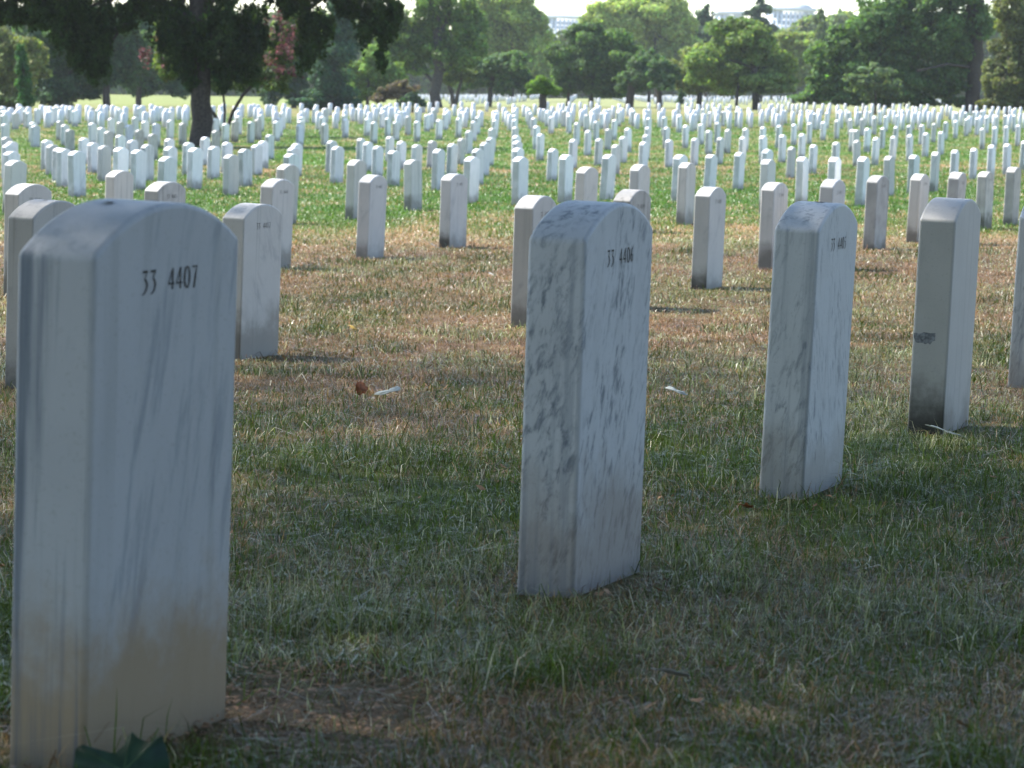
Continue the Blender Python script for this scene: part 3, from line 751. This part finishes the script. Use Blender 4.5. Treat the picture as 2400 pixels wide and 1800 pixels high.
# ------------------------------------------------------------------ trees
def leaves_np(lobes, leaf, cover, col, var=.25, gap=.35, shell=.45, seed=0, clumps=16, droop=0., core=.72):
    """lobes: (center xyz, rx, ry(depth), rz); each is broken into clumps of rhombic leaf sprays"""
    VV = []; CC = []
    for li, (c, rx, rd, rz) in enumerate(lobes):
        R3 = np.array([rx, rd, rz])
        k = clumps; d = rng.normal(size=(k, 3)); d /= np.linalg.norm(d, axis=1)[:, None]
        cc_ = d * (.40 + .62 * rng.random((k, 1))) * R3 + c
        cr = (.26 + .26 * rng.random((k, 1))) * R3 * np.array([1, 1, .8 + .9 * droop])
        subs = [(cc_[i], cr[i], .74 + .52 * rng.random()) for i in range(k)] + [(np.asarray(c), R3 * (core if k else 1.), .85)]
        for sc, sr, tone in subs:
            a3 = sr
            area = 4 * math.pi * (((a3[0] * a3[1]) ** 1.6 + (a3[0] * a3[2]) ** 1.6 + (a3[1] * a3[2]) ** 1.6) / 3) ** (1 / 1.6)
            n = max(8, int(cover * .62 * area / (leaf * leaf * .5)))
            d = rng.normal(size=(n, 3)); d /= np.linalg.norm(d, axis=1)[:, None]
            r = shell + (1.08 - shell) * rng.random(n) ** .6
            p = d * r[:, None] * sr + sc
            g = fbm(p[:, 0] / (leaf * 3.2) + li * 3.1, p[:, 2] / (leaf * 3.2) + p[:, 1] / (leaf * 4.1), seed + li, 2)
            kp = g > gap; p = p[kp]; d = d[kp]; n = len(p)
            nrm = d * .9 + np.array([0, 0, .55]) + rng.normal(size=(n, 3)) * .55
            nrm /= np.linalg.norm(nrm, axis=1)[:, None]
            a = np.cross(nrm, rng.normal(size=(n, 3))); a /= np.linalg.norm(a, axis=1)[:, None]
            if droop:
                a = a * (1 - droop) + np.array([0, 0, -1.]) * droop
                a /= np.linalg.norm(a, axis=1)[:, None]
            b = np.cross(nrm, a)
            s = leaf * (.6 + .8 * rng.random(n))[:, None]
            q = np.stack([p - a * s * .7, p + b * s * .42, p + a * s * .7, p - b * s * .42], 1)
            VV.append(q.reshape(-1, 3))
            cl = np.array(col) * (rng.normal(1, var, (n, 1)).clip(.45, 1.8) * tone) * rng.normal(1, .08, (n, 3)).clip(.75, 1.3)
            CC.append(np.repeat(cl, 4, 0))
    V = np.concatenate(VV); C = np.concatenate(CC)
    return V, C

def crown_mesh(name, *a, **k):
    V, C = leaves_np(*a, **k); n = len(V) // 4
    return mesh_np(name, V, np.full(n, 4), np.arange(4 * n), C)

def px_lobes(lobes, D, seed):
    r = random.Random(seed); out = []
    for x, y, rx, ry in lobes:
        d = D + r.uniform(-.6, .6) * rx * D / F
        c = at(x, y, d)
        out.append((c, rx * D / F, max(rx, ry) * D / F * .9, ry * D / F))
    return out

def px_limb(mb, pts, D, w0, w1, seg=10, root=False, fwd=0.):
    P = [at(x, y, D - fwd * i / max(1, len(pts) - 1)) for i, (x, y) in enumerate(pts)]
    if root:
        z = float(gz(P[0][0], D)); P[0] = np.array([P[0][0], D, z - .3])
    ws = [(w0 + (w1 - w0) * i / (len(P) - 1)) * D / F / 2 for i in range(len(P))]
    # subdivide with slight wobble
    Q = []; R = []
    for i in range(len(P) - 1):
        for k in range(4):
            t_ = k / 4; Q.append(P[i] * (1 - t_) + P[i + 1] * t_ + (np.array([random.gauss(0, 1), random.gauss(0, 1), 0]) * ws[i] * .12 if k else 0)); R.append(ws[i] * (1 - t_) + ws[i + 1] * t_)
    Q.append(P[-1]); R.append(ws[-1])
    if root: R[0] *= 1.35
    mb.tube(Q, R, seg)

def tree(name, label, D, trunks, lobes, col, leaf=.20, cover=1.7, gap=.31, limbs=(), bark=None, var=.25, cat='tree', group='trees behind the graves', shell=.4, twigs=True, seed=None, droop=0., clumps=16, boost=1.65, core=.72, limb_fwd=0.):
    seed = int(abs(lobes[0][0]) * 7 + D) if seed is None else seed
    x0, y0 = trunks[0][0][0]
    P = at(x0, y0, D); root = empty(name, (P[0], D, float(gz(P[0], D))))
    tag(root, label, cat, group)
    inv = Matrix.Translation(-root.location)
    mb = MB()
    for pts, w0, w1 in trunks: px_limb(mb, pts, D, w0, w1, 12, True)
    for pts, w0, w1 in limbs: px_limb(mb, pts, D, w0, w1, 8, fwd=limb_fwd)
    tr_top = at(*trunks[0][0][-1], D)
    L3 = px_lobes(lobes, D, seed)
    if twigs:
        for c, rx, rd, rz in L3[:14]:
            s = tr_top if np.linalg.norm(c - tr_top) < 9 else at(trunks[0][0][-1][0], trunks[0][0][-1][1], D)
            mid = (s + c) / 2 + np.array([0, 0, .12 * np.linalg.norm(c - s)])
            r0 = trunks[0][2] * D / F * .22
            mb.tube([s, mid, c], [r0, r0 * .6, r0 * .25], 6)
    tm = mb.mesh('trunk', True); tm.transform(inv)
    link('trunk', tm, bark or M_BARK, root)
    col = tuple(q * boost for q in col)
    cm = crown_mesh('crown', L3, leaf, cover, col, var=var, gap=gap, shell=shell, seed=seed, droop=droop, clumps=clumps, core=core); cm.transform(inv)
    link('crown', cm, M_LEAF, root)
    return root

# big dark tree in the field
T1L = [(40,0,70,50),(110,20,70,55),(180,40,70,70),(160,90,32,60),(205,110,38,75),(243,100,26,70),(222,150,22,50),(275,25,55,50),(330,10,50,50),(390,30,50,70),
       (410,80,42,70),(440,130,42,65),(500,60,80,80),(500,130,56,72),(560,80,56,80),(570,140,42,60),(600,60,40,75),(650,0,50,40),(715,40,38,70),(722,110,24,65),(752,70,28,70),
       (800,0,60,35),(860,30,36,60),(880,70,32,65),(897,105,18,50),(918,30,26,50),(300,-60,160,50),(600,-60,170,50),(830,-50,120,45),(60,-60,120,50),(450,165,28,40),(535,175,32,34),(25,30,45,28)]
tree('drooping_tree', 'big dark tree with a thick trunk and drooping boughs standing among the headstones', 76,
     [([(471, 332), (470, 200), (466, 80), (460, -90)], 50, 34)], T1L, (.027, .047, .014), leaf=.095, cover=1.15, gap=.43, group=None, shell=.05, droop=.45, clumps=20, boost=1., core=.42,
     limbs=[([(468, 60), (330, -30), (200, 20)], 16, 6), ([(466, 20), (620, -70), (860, -10)], 16, 6), ([(466, 40), (600, -20), (730, 20)], 12, 5)])
# crape myrtle
mt = tree('flowering_tree', 'small forked tree with pink blossom just right of the big dark trunk', 88,
     [([(520, 302), (508, 278), (494, 255), (480, 215)], 9, 6), ([(522, 302), (545, 262), (570, 222), (600, 190)], 9, 6), ([(524, 300), (527, 262), (523, 215)], 6, 5)],
     [(560,195,50,30),(620,160,58,50),(660,110,45,58),(645,190,48,30),(420,130,48,65),(385,130,32,48),(470,160,55,42),(405,60,30,50),(680,60,35,45),(520,190,40,25)],
     (.055, .075, .028), leaf=.11, cover=1.0, gap=.42, group=None, twigs=False)
bl = crown_mesh('blossom', px_lobes([(665,85,26,36),(690,165,28,14),(600,180,22,10),(640,55,18,24),(335,122,14,12),(392,160,22,14),(408,38,12,28),(375,85,14,16),(668,115,20,16),
     (350,140,30,30),(640,150,40,30),(660,60,40,40),(400,90,30,60),(690,110,24,40),(700,185,10,8),(500,12,36,10)], 86.5, 5), .09, .20, (.135, .068, .064), var=.45, gap=.56, shell=0., clumps=10, core=1.1, seed=91)
bl.transform(Matrix.Translation(-mt.location)); link('blossom', bl, M_PETAL, mt)

DK = (.040, .072, .036)
tree('leafy_tree', 'light olive tree at the left edge behind a slim conifer', 150, [([(18, 262), (20, 180), (22, 110)], 15, 10)],
     [(20,110,48,48),(60,145,52,45),(30,190,50,45),(92,172,24,16),(80,115,30,26),(-30,140,50,70),(10,238,50,20),(-40,240,40,20)], (.11, .125, .045), leaf=.17)
tree('conifer', 'slim column conifer in front of the light olive tree at the left edge', 135, [([(56, 262), (56, 200), (54, 130)], 8, 4)],
     [(57,235,21,26),(58,200,19,30),(54,160,15,30),(47,130,10,24)], (.030, .075, .022), leaf=.12, gap=.25, shell=.5, twigs=False)
tree('leafy_tree', 'dark tree with a thin straight trunk between the left edge and the big dark trunk', 165, [([(249, 262), (250, 200), (252, 120)], 19, 12)],
     [(120,215,58,38),(180,195,66,50),(240,170,56,45),(200,120,80,60),(130,135,60,60),(300,130,55,60),(90,90,60,50),(260,70,70,60),(150,60,70,50)], DK, leaf=.18)
tree('leafy_tree', 'blue-green tree behind the pink blossom, left of the big dark trunk', 195, [([(325, 256), (326, 210), (328, 150)], 15, 10)],
     [(330,190,58,45),(380,150,60,60),(300,140,50,60),(425,185,36,42),(350,90,70,50),(430,90,60,60),(300,50,60,50)], (.045, .085, .045), leaf=.2)
tree('evergreen_tree', 'tall dark evergreen right of the pink-flowered tree', 172, [([(775, 262), (778, 200), (790, 60)], 16, 8)],
     [(770,225,66,28),(772,180,60,48),(785,120,54,56),(800,60,44,56),(806,0,36,50),(806,-50,28,40),(720,242,36,13),(820,244,40,12)], (.028, .06, .036), leaf=.16, gap=.28)
tree('evergreen_tree', 'dusky evergreen between the pink-flowered tree and the tall dark evergreen', 186, [([(690, 258), (690, 200), (692, 60)], 14, 8)],
     [(690,215,44,36),(682,160,42,52),(698,90,42,60),(692,20,40,55),(640,215,30,35)], (.034, .06, .038), leaf=.17, gap=.3)
tree('leafy_shrub', 'bright green bushy shrub right of the tall dark evergreen', 190, [([(862, 256), (862, 225), (864, 180)], 9, 6)],
     [(850,170,42,34),(892,188,38,30),(832,202,38,28),(862,220,34,18),(922,182,32,28),(880,140,34,28)], (.10, .155, .045), leaf=.18, cat='shrub')
tree('dry_bush', 'dry pinkish brown bush left of the tall forked grey trunk', 165, [([(930, 262), (930, 240), (934, 215)], 6, 4)],
     [(930,218,38,18),(962,226,24,16),(892,228,22,12),(955,205,30,14)], (.085, .068, .05), leaf=.14, cat='shrub', gap=.42)
tree('leafy_shrub', 'low dark shrub at the foot of the tall forked grey trunk', 158, [([(968, 264), (968, 250), (968, 232)], 5, 4)],
     [(965,232,24,16),(985,240,16,12),(945,240,16,10)], (.03, .055, .03), leaf=.14, cat='shrub')
tree('leafy_tree', 'tall tree with a forked grey trunk left of the mushroom-shaped shrub', 200,
     [([(1022, 254), (1025, 180), (1027, 100), (1020, 30), (996, -50)], 27, 12)],
     [(960,110,58,48),(1010,80,68,58),(1092,100,56,52),(940,60,48,48),(1060,30,70,48),(1000,5,70,48),(1100,50,48,48),(970,158,42,22),(1080,150,42,22),(905,110,28,38),(1040,120,50,40)],
     (.075, .12, .035), leaf=.2, gap=.42, bark=M_BARK_PALE, limbs=[([(1025, 182), (1055, 152), (1088, 140)], 9, 4), ([(1023, 200), (995, 172), (966, 158)], 9, 4), ([(1026, 90), (1050, 40), (1060, -20)], 9, 5)])
tree('leafy_tree', 'small tree with a V-shaped trunk right of the tall forked grey trunk', 205,
     [([(1063, 254), (1060, 225), (1049, 188)], 13, 7), ([(1066, 254), (1072, 220), (1084, 178)], 11, 6)], [(1050,172,28,24),(1088,176,28,20),(1068,160,26,18)], (.075, .10, .03), leaf=.18, bark=M_BARK_PALE)
tree('leafy_tree', 'blue-green spreading tree left of the mushroom-shaped shrub', 212, [([(1147, 253), (1149, 205), (1160, 165)], 13, 8)],
     [(1150,170,58,34),(1202,188,48,30),(1110,190,38,22),(1180,150,58,32),(1232,200,28,18),(1112,155,38,28)], (.06, .10, .045), leaf=.2, bark=M_BARK_PALE)
tree('leafy_tree', 'tall pale green tree far behind the mushroom-shaped shrub, left of the sky gap', 300, [([(1200, 238), (1200, 170), (1200, 80)], 15, 9)],
     [(1250,60,46,50),(1275,110,30,40),(1150,60,58,68),(1200,90,68,58),(1250,115,44,56),(1120,110,48,48),(1170,10,68,48),(1252,50,28,40),(1215,30,42,48),(1270,170,38,44)], (.16, .205, .065), leaf=.28)
tree('topiary_shrub', 'mushroom-shaped clipped shrub with a stout stem beside the grassy aisle', 150, [([(1272, 268), (1272, 240), (1273, 205)], 20, 16)],
     [(1273,203,34,20),(1250,212,16,10),(1296,212,16,10),(1273,192,22,14)], (.075, .13, .02), leaf=.10, gap=.2, shell=.6, cat='shrub', group=None, cover=2.0)
tree('leafy_tree', 'round dark green tree right of the mushroom-shaped shrub', 210, [([(1386, 253), (1387, 215), (1390, 140)], 13, 9), ([(1331, 253), (1332, 225), (1340, 170)], 9, 6)],
     [(1390,120,78,56),(1340,150,56,52),(1442,150,56,48),(1390,195,78,32),(1330,200,36,28),(1452,196,42,32),(1370,80,48,38),(1470,112,28,38)], (.050, .085, .030), leaf=.2)
tree('leafy_tree', 'tall pale yellow-green tree rising behind the round dark green tree', 320, [([(1540, 236), (1540, 180), (1535, 80)], 15, 9)],
     [(1450,50,68,52),(1520,42,68,55),(1590,62,52,52),(1420,25,40,30),(1560,15,50,30),(1580,100,56,56),(1605,140,42,54),(1400,52,48,44),(1530,135,56,48),(1505,20,66,30)], (.18, .22, .075), leaf=.28)
tree('leafy_tree', 'dark tree with a broad trunk, leftmost of the three close dark trunks', 200, [([(1477, 254), (1478, 220), (1480, 170)], 21, 16)],
     [(1488,182,36,34),(1500,150,30,32),(1462,195,26,22)], (.05, .085, .04), leaf=.19)
tree('leafy_tree', 'dark tree with a slim trunk, second of the three close dark trunks', 208, [([(1521, 253), (1521, 225), (1522, 170)], 8, 6)],
     [(1520,180,30,34),(1530,145,26,30)], (.05, .085, .04), leaf=.19)
tree('leafy_tree', 'dark tree with a leaning trunk, rightmost of the three close dark trunks', 198, [([(1546, 254), (1545, 220), (1540, 165)], 15, 11)],
     [(1552,190,32,28),(1565,165,28,28),(1540,160,24,24)], (.05, .085, .04), leaf=.19)
tree('conifer', 'small lone conifer standing between two dark trunks at the lawn edge', 180, [([(1595, 258), (1595, 240), (1595, 215)], 3, 1.5)],
     [(1595,236,10,9),(1595,224,7,10),(1595,214,4,8)], (.035, .060, .032), leaf=.12, gap=.25, twigs=False)
tree('leafy_tree', 'brown-tinged tree with a stout trunk beside the small lone conifer', 200, [([(1638, 254), (1639, 222), (1645, 170)], 15, 11)],
     [(1600,170,38,34),(1642,152,52,42),(1668,198,40,22),(1620,195,36,20)], (.12, .14, .05), leaf=.19)
tree('leafy_tree', 'broad light green tree with a wide dark trunk right of the brown-tinged tree', 190, [([(1774, 258), (1772, 225), (1768, 160)], 21, 14), ([(1727, 256), (1727, 220), (1735, 170)], 8, 6)],
     [(1722,105,78,56),(1650,150,60,46),(1690,150,50,42),(1745,62,46,26),(1790,130,58,48),(1830,170,42,44),(1720,180,86,36),(1790,198,68,28),(1760,80,58,32)], (.095, .135, .042), leaf=.2)
tree('conifer', 'dark bushy spruce top against the sky left of the white building', 330, [([(1655, 232), (1655, 120), (1655, 20)], 8, 3)],
     [(1655,80,40,26),(1664,56,32,22),(1654,36,20,18),(1642,62,26,20),(1665,110,40,28),(1630,100,30,24),(1657,20,9,12)], (.045, .075, .045), leaf=.28, gap=.3, twigs=False)
tree('cedar_tree', 'dark cedar with flat layered branches in front of the white building', 330, [([(1781, 232), (1781, 100), (1783, -15)], 9, 4)],
     [(1780,46,26,15),(1786,20,26,12),(1764,30,20,9),(1800,66,34,15),(1768,76,30,14),(1818,86,32,14),(1742,96,30,12),(1790,105,60,18),(1783,0,12,14),(1776,58,22,14),(1775,62,30,10),(1750,110,50,20)], (.045, .072, .05), leaf=.24, gap=.34, shell=.2)
tree('leafy_tree', 'yellow-green rounded tree below the white building', 290, [([(1862, 240), (1862, 180), (1862, 110)], 10, 7)],
     [(1862,92,42,22),(1880,120,36,36),(1845,125,30,30),(1860,170,46,46)], (.125, .155, .05), leaf=.28)
tree('leafy_tree', 'slender grey-green tree just right of the white building', 270, [([(1922, 242), (1922, 160), (1922, 60)], 9, 6)],
     [(1924,45,13,28),(1922,85,17,32),(1932,125,28,34)], (.060, .085, .045), leaf=.25)
tree('leafy_tree', 'massive dark green tree with a big trunk and a long low branch at the right', 172, [([(2282, 266), (2283, 170), (2290, 90), (2296, -50)], 37, 26)],
     [(1950,150,58,56),(1930,205,56,32),(2010,210,68,30),(2000,110,56,56),(2060,60,68,58),(2030,165,58,42),(2110,115,66,56),(2180,60,78,58),(2195,115,66,40),(2130,205,66,34),
      (2215,205,54,32),(2262,40,68,58),(2100,10,78,48),(2255,105,38,44),(1962,95,38,34),(2010,60,30,24),(2200,-20,90,40),(2100,160,60,40),(2180,168,60,30),(2230,180,40,40),(1900,230,46,15),(1985,234,50,14),(2070,236,50,14),(2160,238,50,14),(2240,238,40,14)], (.055, .095, .034), leaf=.18, gap=.36,
     limbs=[([(2276, 158), (2220, 150), (2150, 166)], 9, 4)], limb_fwd=4.)
tree('leafy_shrub', 'silvery green shrub in front of the massive dark green tree', 160, [([(2052, 264), (2052, 235), (2050, 195)], 6, 4)],
     [(2062,168,40,18),(2022,192,34,16),(2090,198,34,16),(2000,184,24,12),(2050,215,50,20)], (.075, .105, .06), leaf=.15, cat='shrub', gap=.42)
tree('leafy_tree', 'brownish dark tree at the right edge beside the big trunk', 160, [([(2358, 268), (2360, 210), (2366, 130)], 13, 9)],
     [(2360,150,48,48),(2385,80,48,58),(2352,200,42,38),(2392,210,38,34),(2332,222,32,22),(2372,20,50,40),(2430,140,50,80),(2330,242,40,14),(2400,244,50,14)], (.075, .085, .032), leaf=.17)

# far wood behind the lawn: one mass
fw = []
for k in range(150):
    x = -700 + k * 26 + random.uniform(-14, 14)
    top = 88 if 950 < x < 1880 else 30
    for y in np.arange(212 + (x - 1200) * .0, top, -38):
        fw.append((x + random.uniform(-10, 10), y + random.uniform(-8, 8), random.uniform(26, 44), random.uniform(22, 34)))
cm = crown_mesh('far_wood', px_lobes(fw, 430, 77), .75, 1.2, (.15, .20, .075), var=.25, gap=.3, shell=.5, seed=400)
o = link('far_wood', cm, M_LEAF); tag(o, 'hazy green wood closing the view beyond the lawn', 'wood', kind='stuff')

# ------------------------------------------------------------------ far white buildings and hill
M_WALL = simple('pale_stone_wall', (.50, .52, .56), .8, .06, .3)
M_GLASS = simple('window_glass', (.22, .26, .33), .2, 0, 1, .5)
M_ROOF = simple('pale_roof', (.42, .44, .47), .7, .08, .3)
def building(label, D, x0, x1, ytop, nwx, nwy, y_w0, y_w1, arch=None, base_y=150):
    a = at(x0, ytop, D); b = at(x1, ytop, D); z1 = (a[2] + b[2]) / 2
    xa, xb = a[0], b[0]; gz0 = float(gz((xa + xb) / 2, D)) - 2
    root = empty('office_building', ((xa + xb) / 2, D, gz0)); tag(root, label, 'building')
    dp = 30.0; w = xb - xa; inv = Matrix.Translation(-root.location)
    def part(mb, name, mat):
        me = mb.mesh(name); me.transform(inv); return link(name, me, mat, root)
    mb = MB(); mb.box(xa, xb, D, D + dp, gz0, z1)
    pw = w / nwx
    for i in range(nwx + 1):   # pilasters
        mb.box(xa + i * pw - .5, xa + i * pw + .5, D - .6, D - .003, gz0, z1 - .4)
    part(mb, 'wall', M_WALL)
    mb = MB(); mb.box(xa - 1, xb + 1, D - 1.2, D + dp + 1, z1 + .003, z1 + 1.4)
    if arch:
        ax, ar, ah = arch; c = at(ax, ytop, D)[0]; r = ar * D / F; h = ah * D / F
        n = 16; pts = [(c + r * math.cos(math.pi * k / n), z1 + 1.4 + h * math.sin(math.pi * k / n)) for k in range(n + 1)]
        i0 = len(mb.v)
        for yy in (D - .5, D + dp): mb.v += [(p[0], yy, p[1]) for p in pts]
        mb.f.append(list(range(i0, i0 + n + 1))); mb.f.append(list(range(i0 + 2 * n + 1, i0 + n, -1)))
        for k in range(n): mb.f.append([i0 + k + 1, i0 + k, i0 + n + 1 + k, i0 + n + 2 + k])
    part(mb, 'roof', M_ROOF)
    zt = at((x0 + x1) / 2, y_w0, D)[2]; zb = at((x0 + x1) / 2, y_w1, D)[2]
    for j in range(nwy):
        for i in range(nwx):
            xc = xa + (i + .5) * pw; zc = zt + (zb - zt) * (j + .5) / nwy; hh = abs(zt - zb) / nwy * .62
            mb = MB(); mb.box(xc - pw * .26, xc + pw * .26, D - .25, D - .004, zc - hh / 2, zc + hh / 2); part(mb, 'window', M_GLASS)
building('white office building with rows of windows and a rounded roof, above the trees', 1000, 1812, 1906, 26, 9, 5, 32, 105, (1880, 22, 9))
building('pale low office building seen between the two dark conifers', 1050, 1688, 1742, 34, 6, 3, 40, 78, None)
building('hazy pale low building on the skyline in the left sky gap', 1100, 1284, 1400, 44, 12, 2, 50, 70, None)

def hill():
    D = 1200; xs_ = np.linspace(-420, 420, 70); ys_ = np.linspace(D, D + 160, 12)
    X_, Y_ = np.meshgrid(xs_, ys_)
    ztop = at(1340, 40, D)[2]
    Z_ = gz(X_, Y_) - 3 + (ztop - float(gz(0, D)) + 3) * np.sin(np.clip((Y_ - D) / 160, 0, 1) * math.pi) ** .7 * (.62 + .5 * fbm(X_ / 40 + 5, Y_ / 60, 61))
    i_ = np.arange(X_.size).reshape(X_.shape)
    q = np.stack([i_[:-1, :-1], i_[:-1, 1:], i_[1:, 1:], i_[1:, :-1]], -1).reshape(-1, 4)
    return mesh_np('hill', np.stack([X_, Y_, Z_], -1).reshape(-1, 3), np.full(len(q), 4), q.ravel(), None, True)
o = link('hill', hill(), simple('wooded_hill', (.05, .075, .035), .95, .4, .08)); o['kind'] = 'structure'

# ------------------------------------------------------------------ the shade tree over the near graves (out of frame, casts the shade) and unseen crowns added beside it
def unseen_shade_tree(label, trunk_xy, lobes, leaf, cover, gap, seed, clumps=4):
    x, y = trunk_xy; z = float(gz(x, y))
    root = empty('unseen_shade_tree', (x, y, z)); tag(root, label, 'tree')
    mb = MB(); top = np.array([x + .3, y + .3, z + 5.0])
    mb.tube([(x, y, z - .3), (x, y, z + .6), (x + .1, y + .1, z + 2.5), top], [.50, .38, .33, .26], 14)
    for c, rx, rd, rz in (lobes[::3] if clumps else lobes[::6]):
        c = np.array(c); mid = (top + c) / 2 + np.array([0, 0, .4])
        mb.tube([top - [0, 0, 1.2], mid, c], [.16, .10, .04] if clumps else [.07, .04, .02], 7)
    inv = Matrix.Translation(-root.location)
    tm = mb.mesh('trunk', True); tm.transform(inv); link('trunk', tm, M_BARK, root)
    cm = crown_mesh('crown', [(np.array(c), a, b, d) for c, a, b, d in lobes], leaf, cover, (.045, .075, .025), gap=gap, shell=.25 if clumps else 0., seed=seed, clumps=clumps)
    cm.transform(inv); link('crown', cm, M_LEAF, root)
def grid_lobes(x0, x1, y0, y1, z, step, r, seed, ragged=None):
    q = random.Random(seed); out = []
    x = x0
    while x <= x1:
        y = y0
        while y <= y1:
            if ragged is not None and y > ragged and q.random() < .22 + .16 * (y - ragged):
                y += step; continue
            out.append(((x + q.uniform(-.5, .5), y + q.uniform(-.5, .5), z + q.uniform(-.7, .9)), r * q.uniform(.85, 1.2), r * q.uniform(.85, 1.2), 1.2 * q.uniform(.8, 1.2)))
            y += step
        x += step
    return out
unseen_shade_tree('spreading shade tree out of view over the nearest headstones', (-7.5, 1.0), grid_lobes(-12.0, 3.0, -3.8, 7.4, 7.4, 2.2, 2.6, 4), .06, .60, 0., 210, 0)
unseen_shade_tree('added open shade canopy out of view at the left of the nearest row', (-9.5, 10.5), grid_lobes(-13.0, .6, 8.6, 13.2, 9.4, 2.3, 2.6, 8), .06, .19, 0., 510, 0)  # unseen crown added to soften the edge of the near shade
unseen_shade_tree('added tall thin shade canopy out of view left of the mid rows', (-14.5, 17.5), grid_lobes(-16.0, -1.0, 11.0, 27.0, 12.5, 3.0, 3.4, 9), .06, .085, 0., 610, 0)  # unseen thin crown added to dim the sun evenly on the mid turf
unseen_shade_tree('added light-blocking shade canopy out of view behind the photographer', (5.6, -6.5), grid_lobes(-2.5, 11.0, -9.5, -.5, 7.0, 2.4, 2.0, 5) +  # unseen crowns and low ring added to keep sky light off the foreground
           [((x, y, z), 2.1, 2.1, 1.4) for x, y in ((7.8, -7.6), (9.6, -5.6), (10.6, -3.2), (11.2, -.6), (11.4, 2), (-7.5, -7), (-9.6, -5)) for z in (1.4, 3.2, 5.0)],
           .2, 1.8, .22, 310)

# ------------------------------------------------------------------ air, light, camera
HAZE = True
if HAZE:
    mb = MB(); mb.box(-640, 640, -60, 1420, -14, 130)
    m, nt, N, L = newmat('haze_air')
    pv = N.new('ShaderNodeVolumePrincipled'); pv.inputs['Color'].default_value = (.86, .92, 1, 1); pv.inputs['Density'].default_value = .00014
    o_ = N.new('ShaderNodeOutputMaterial'); L.new(pv.outputs[0], o_.inputs['Volume'])
    hz = link('haze', mb.mesh('haze'), m); hz['kind'] = 'stuff'; hz['label'] = 'thin pale summer haze over the whole place'

AZ, EL = math.atan2(-.86, .51), math.radians(52)
wd = bpy.data.worlds.new('World'); S.world = wd; wd.use_nodes = True
WN, WL = wd.node_tree.nodes, wd.node_tree.links
bg = WN.get('Background') or WN.new('ShaderNodeBackground')
sk = WN.new('ShaderNodeTexSky'); sk.sky_type = 'NISHITA'; sk.sun_disc = False; sk.sun_elevation = EL; sk.sun_rotation = AZ % (2 * math.pi)
sk.air_density = 1.0; sk.dust_density = .5; sk.ozone_density = 1.0
WL.new(sk.outputs[0], bg.inputs[0]); bg.inputs[1].default_value = .145
sun = bpy.data.lights.new('sun', 'SUN'); sun.energy = 5.0; sun.angle = math.radians(.53); sun.color = (1, .965, .91)
so = bpy.data.objects.new('sun', sun); COL.objects.link(so)
sd = Vector((math.sin(AZ) * math.cos(EL), math.cos(AZ) * math.cos(EL), math.sin(EL)))
so.rotation_euler = sd.to_track_quat('Z', 'Y').to_euler(); so.location = (0, 0, 40)

cam = bpy.data.cameras.new('camera'); co = bpy.data.objects.new('camera', cam); COL.objects.link(co)
cam.sensor_width = 36; cam.sensor_fit = 'HORIZONTAL'; cam.lens = F * 36 / 2400
cam.clip_start = .05; cam.clip_end = 4000
mw = Matrix.Identity(4)
for i in range(3):
    mw[i][0] = CX[i]; mw[i][1] = CY[i]; mw[i][2] = -FW[i]; mw[i][3] = EYE[i]
co.matrix_world = mw
cam.dof.use_dof = True; cam.dof.focus_distance = 6.6; cam.dof.aperture_fstop = 14.0
S.camera = co

S.render.engine = 'CYCLES'
S.cycles.use_denoising = True
S.cycles.max_bounces = 8; S.cycles.diffuse_bounces = 4; S.cycles.transmission_bounces = 4; S.cycles.volume_bounces = 1; S.cycles.transparent_max_bounces = 4
S.cycles.caustics_reflective = False; S.cycles.caustics_refractive = False
S.view_settings.view_transform = 'Standard'; S.view_settings.look = 'None'; S.view_settings.gamma = 1
S.view_settings.exposure = 1.6
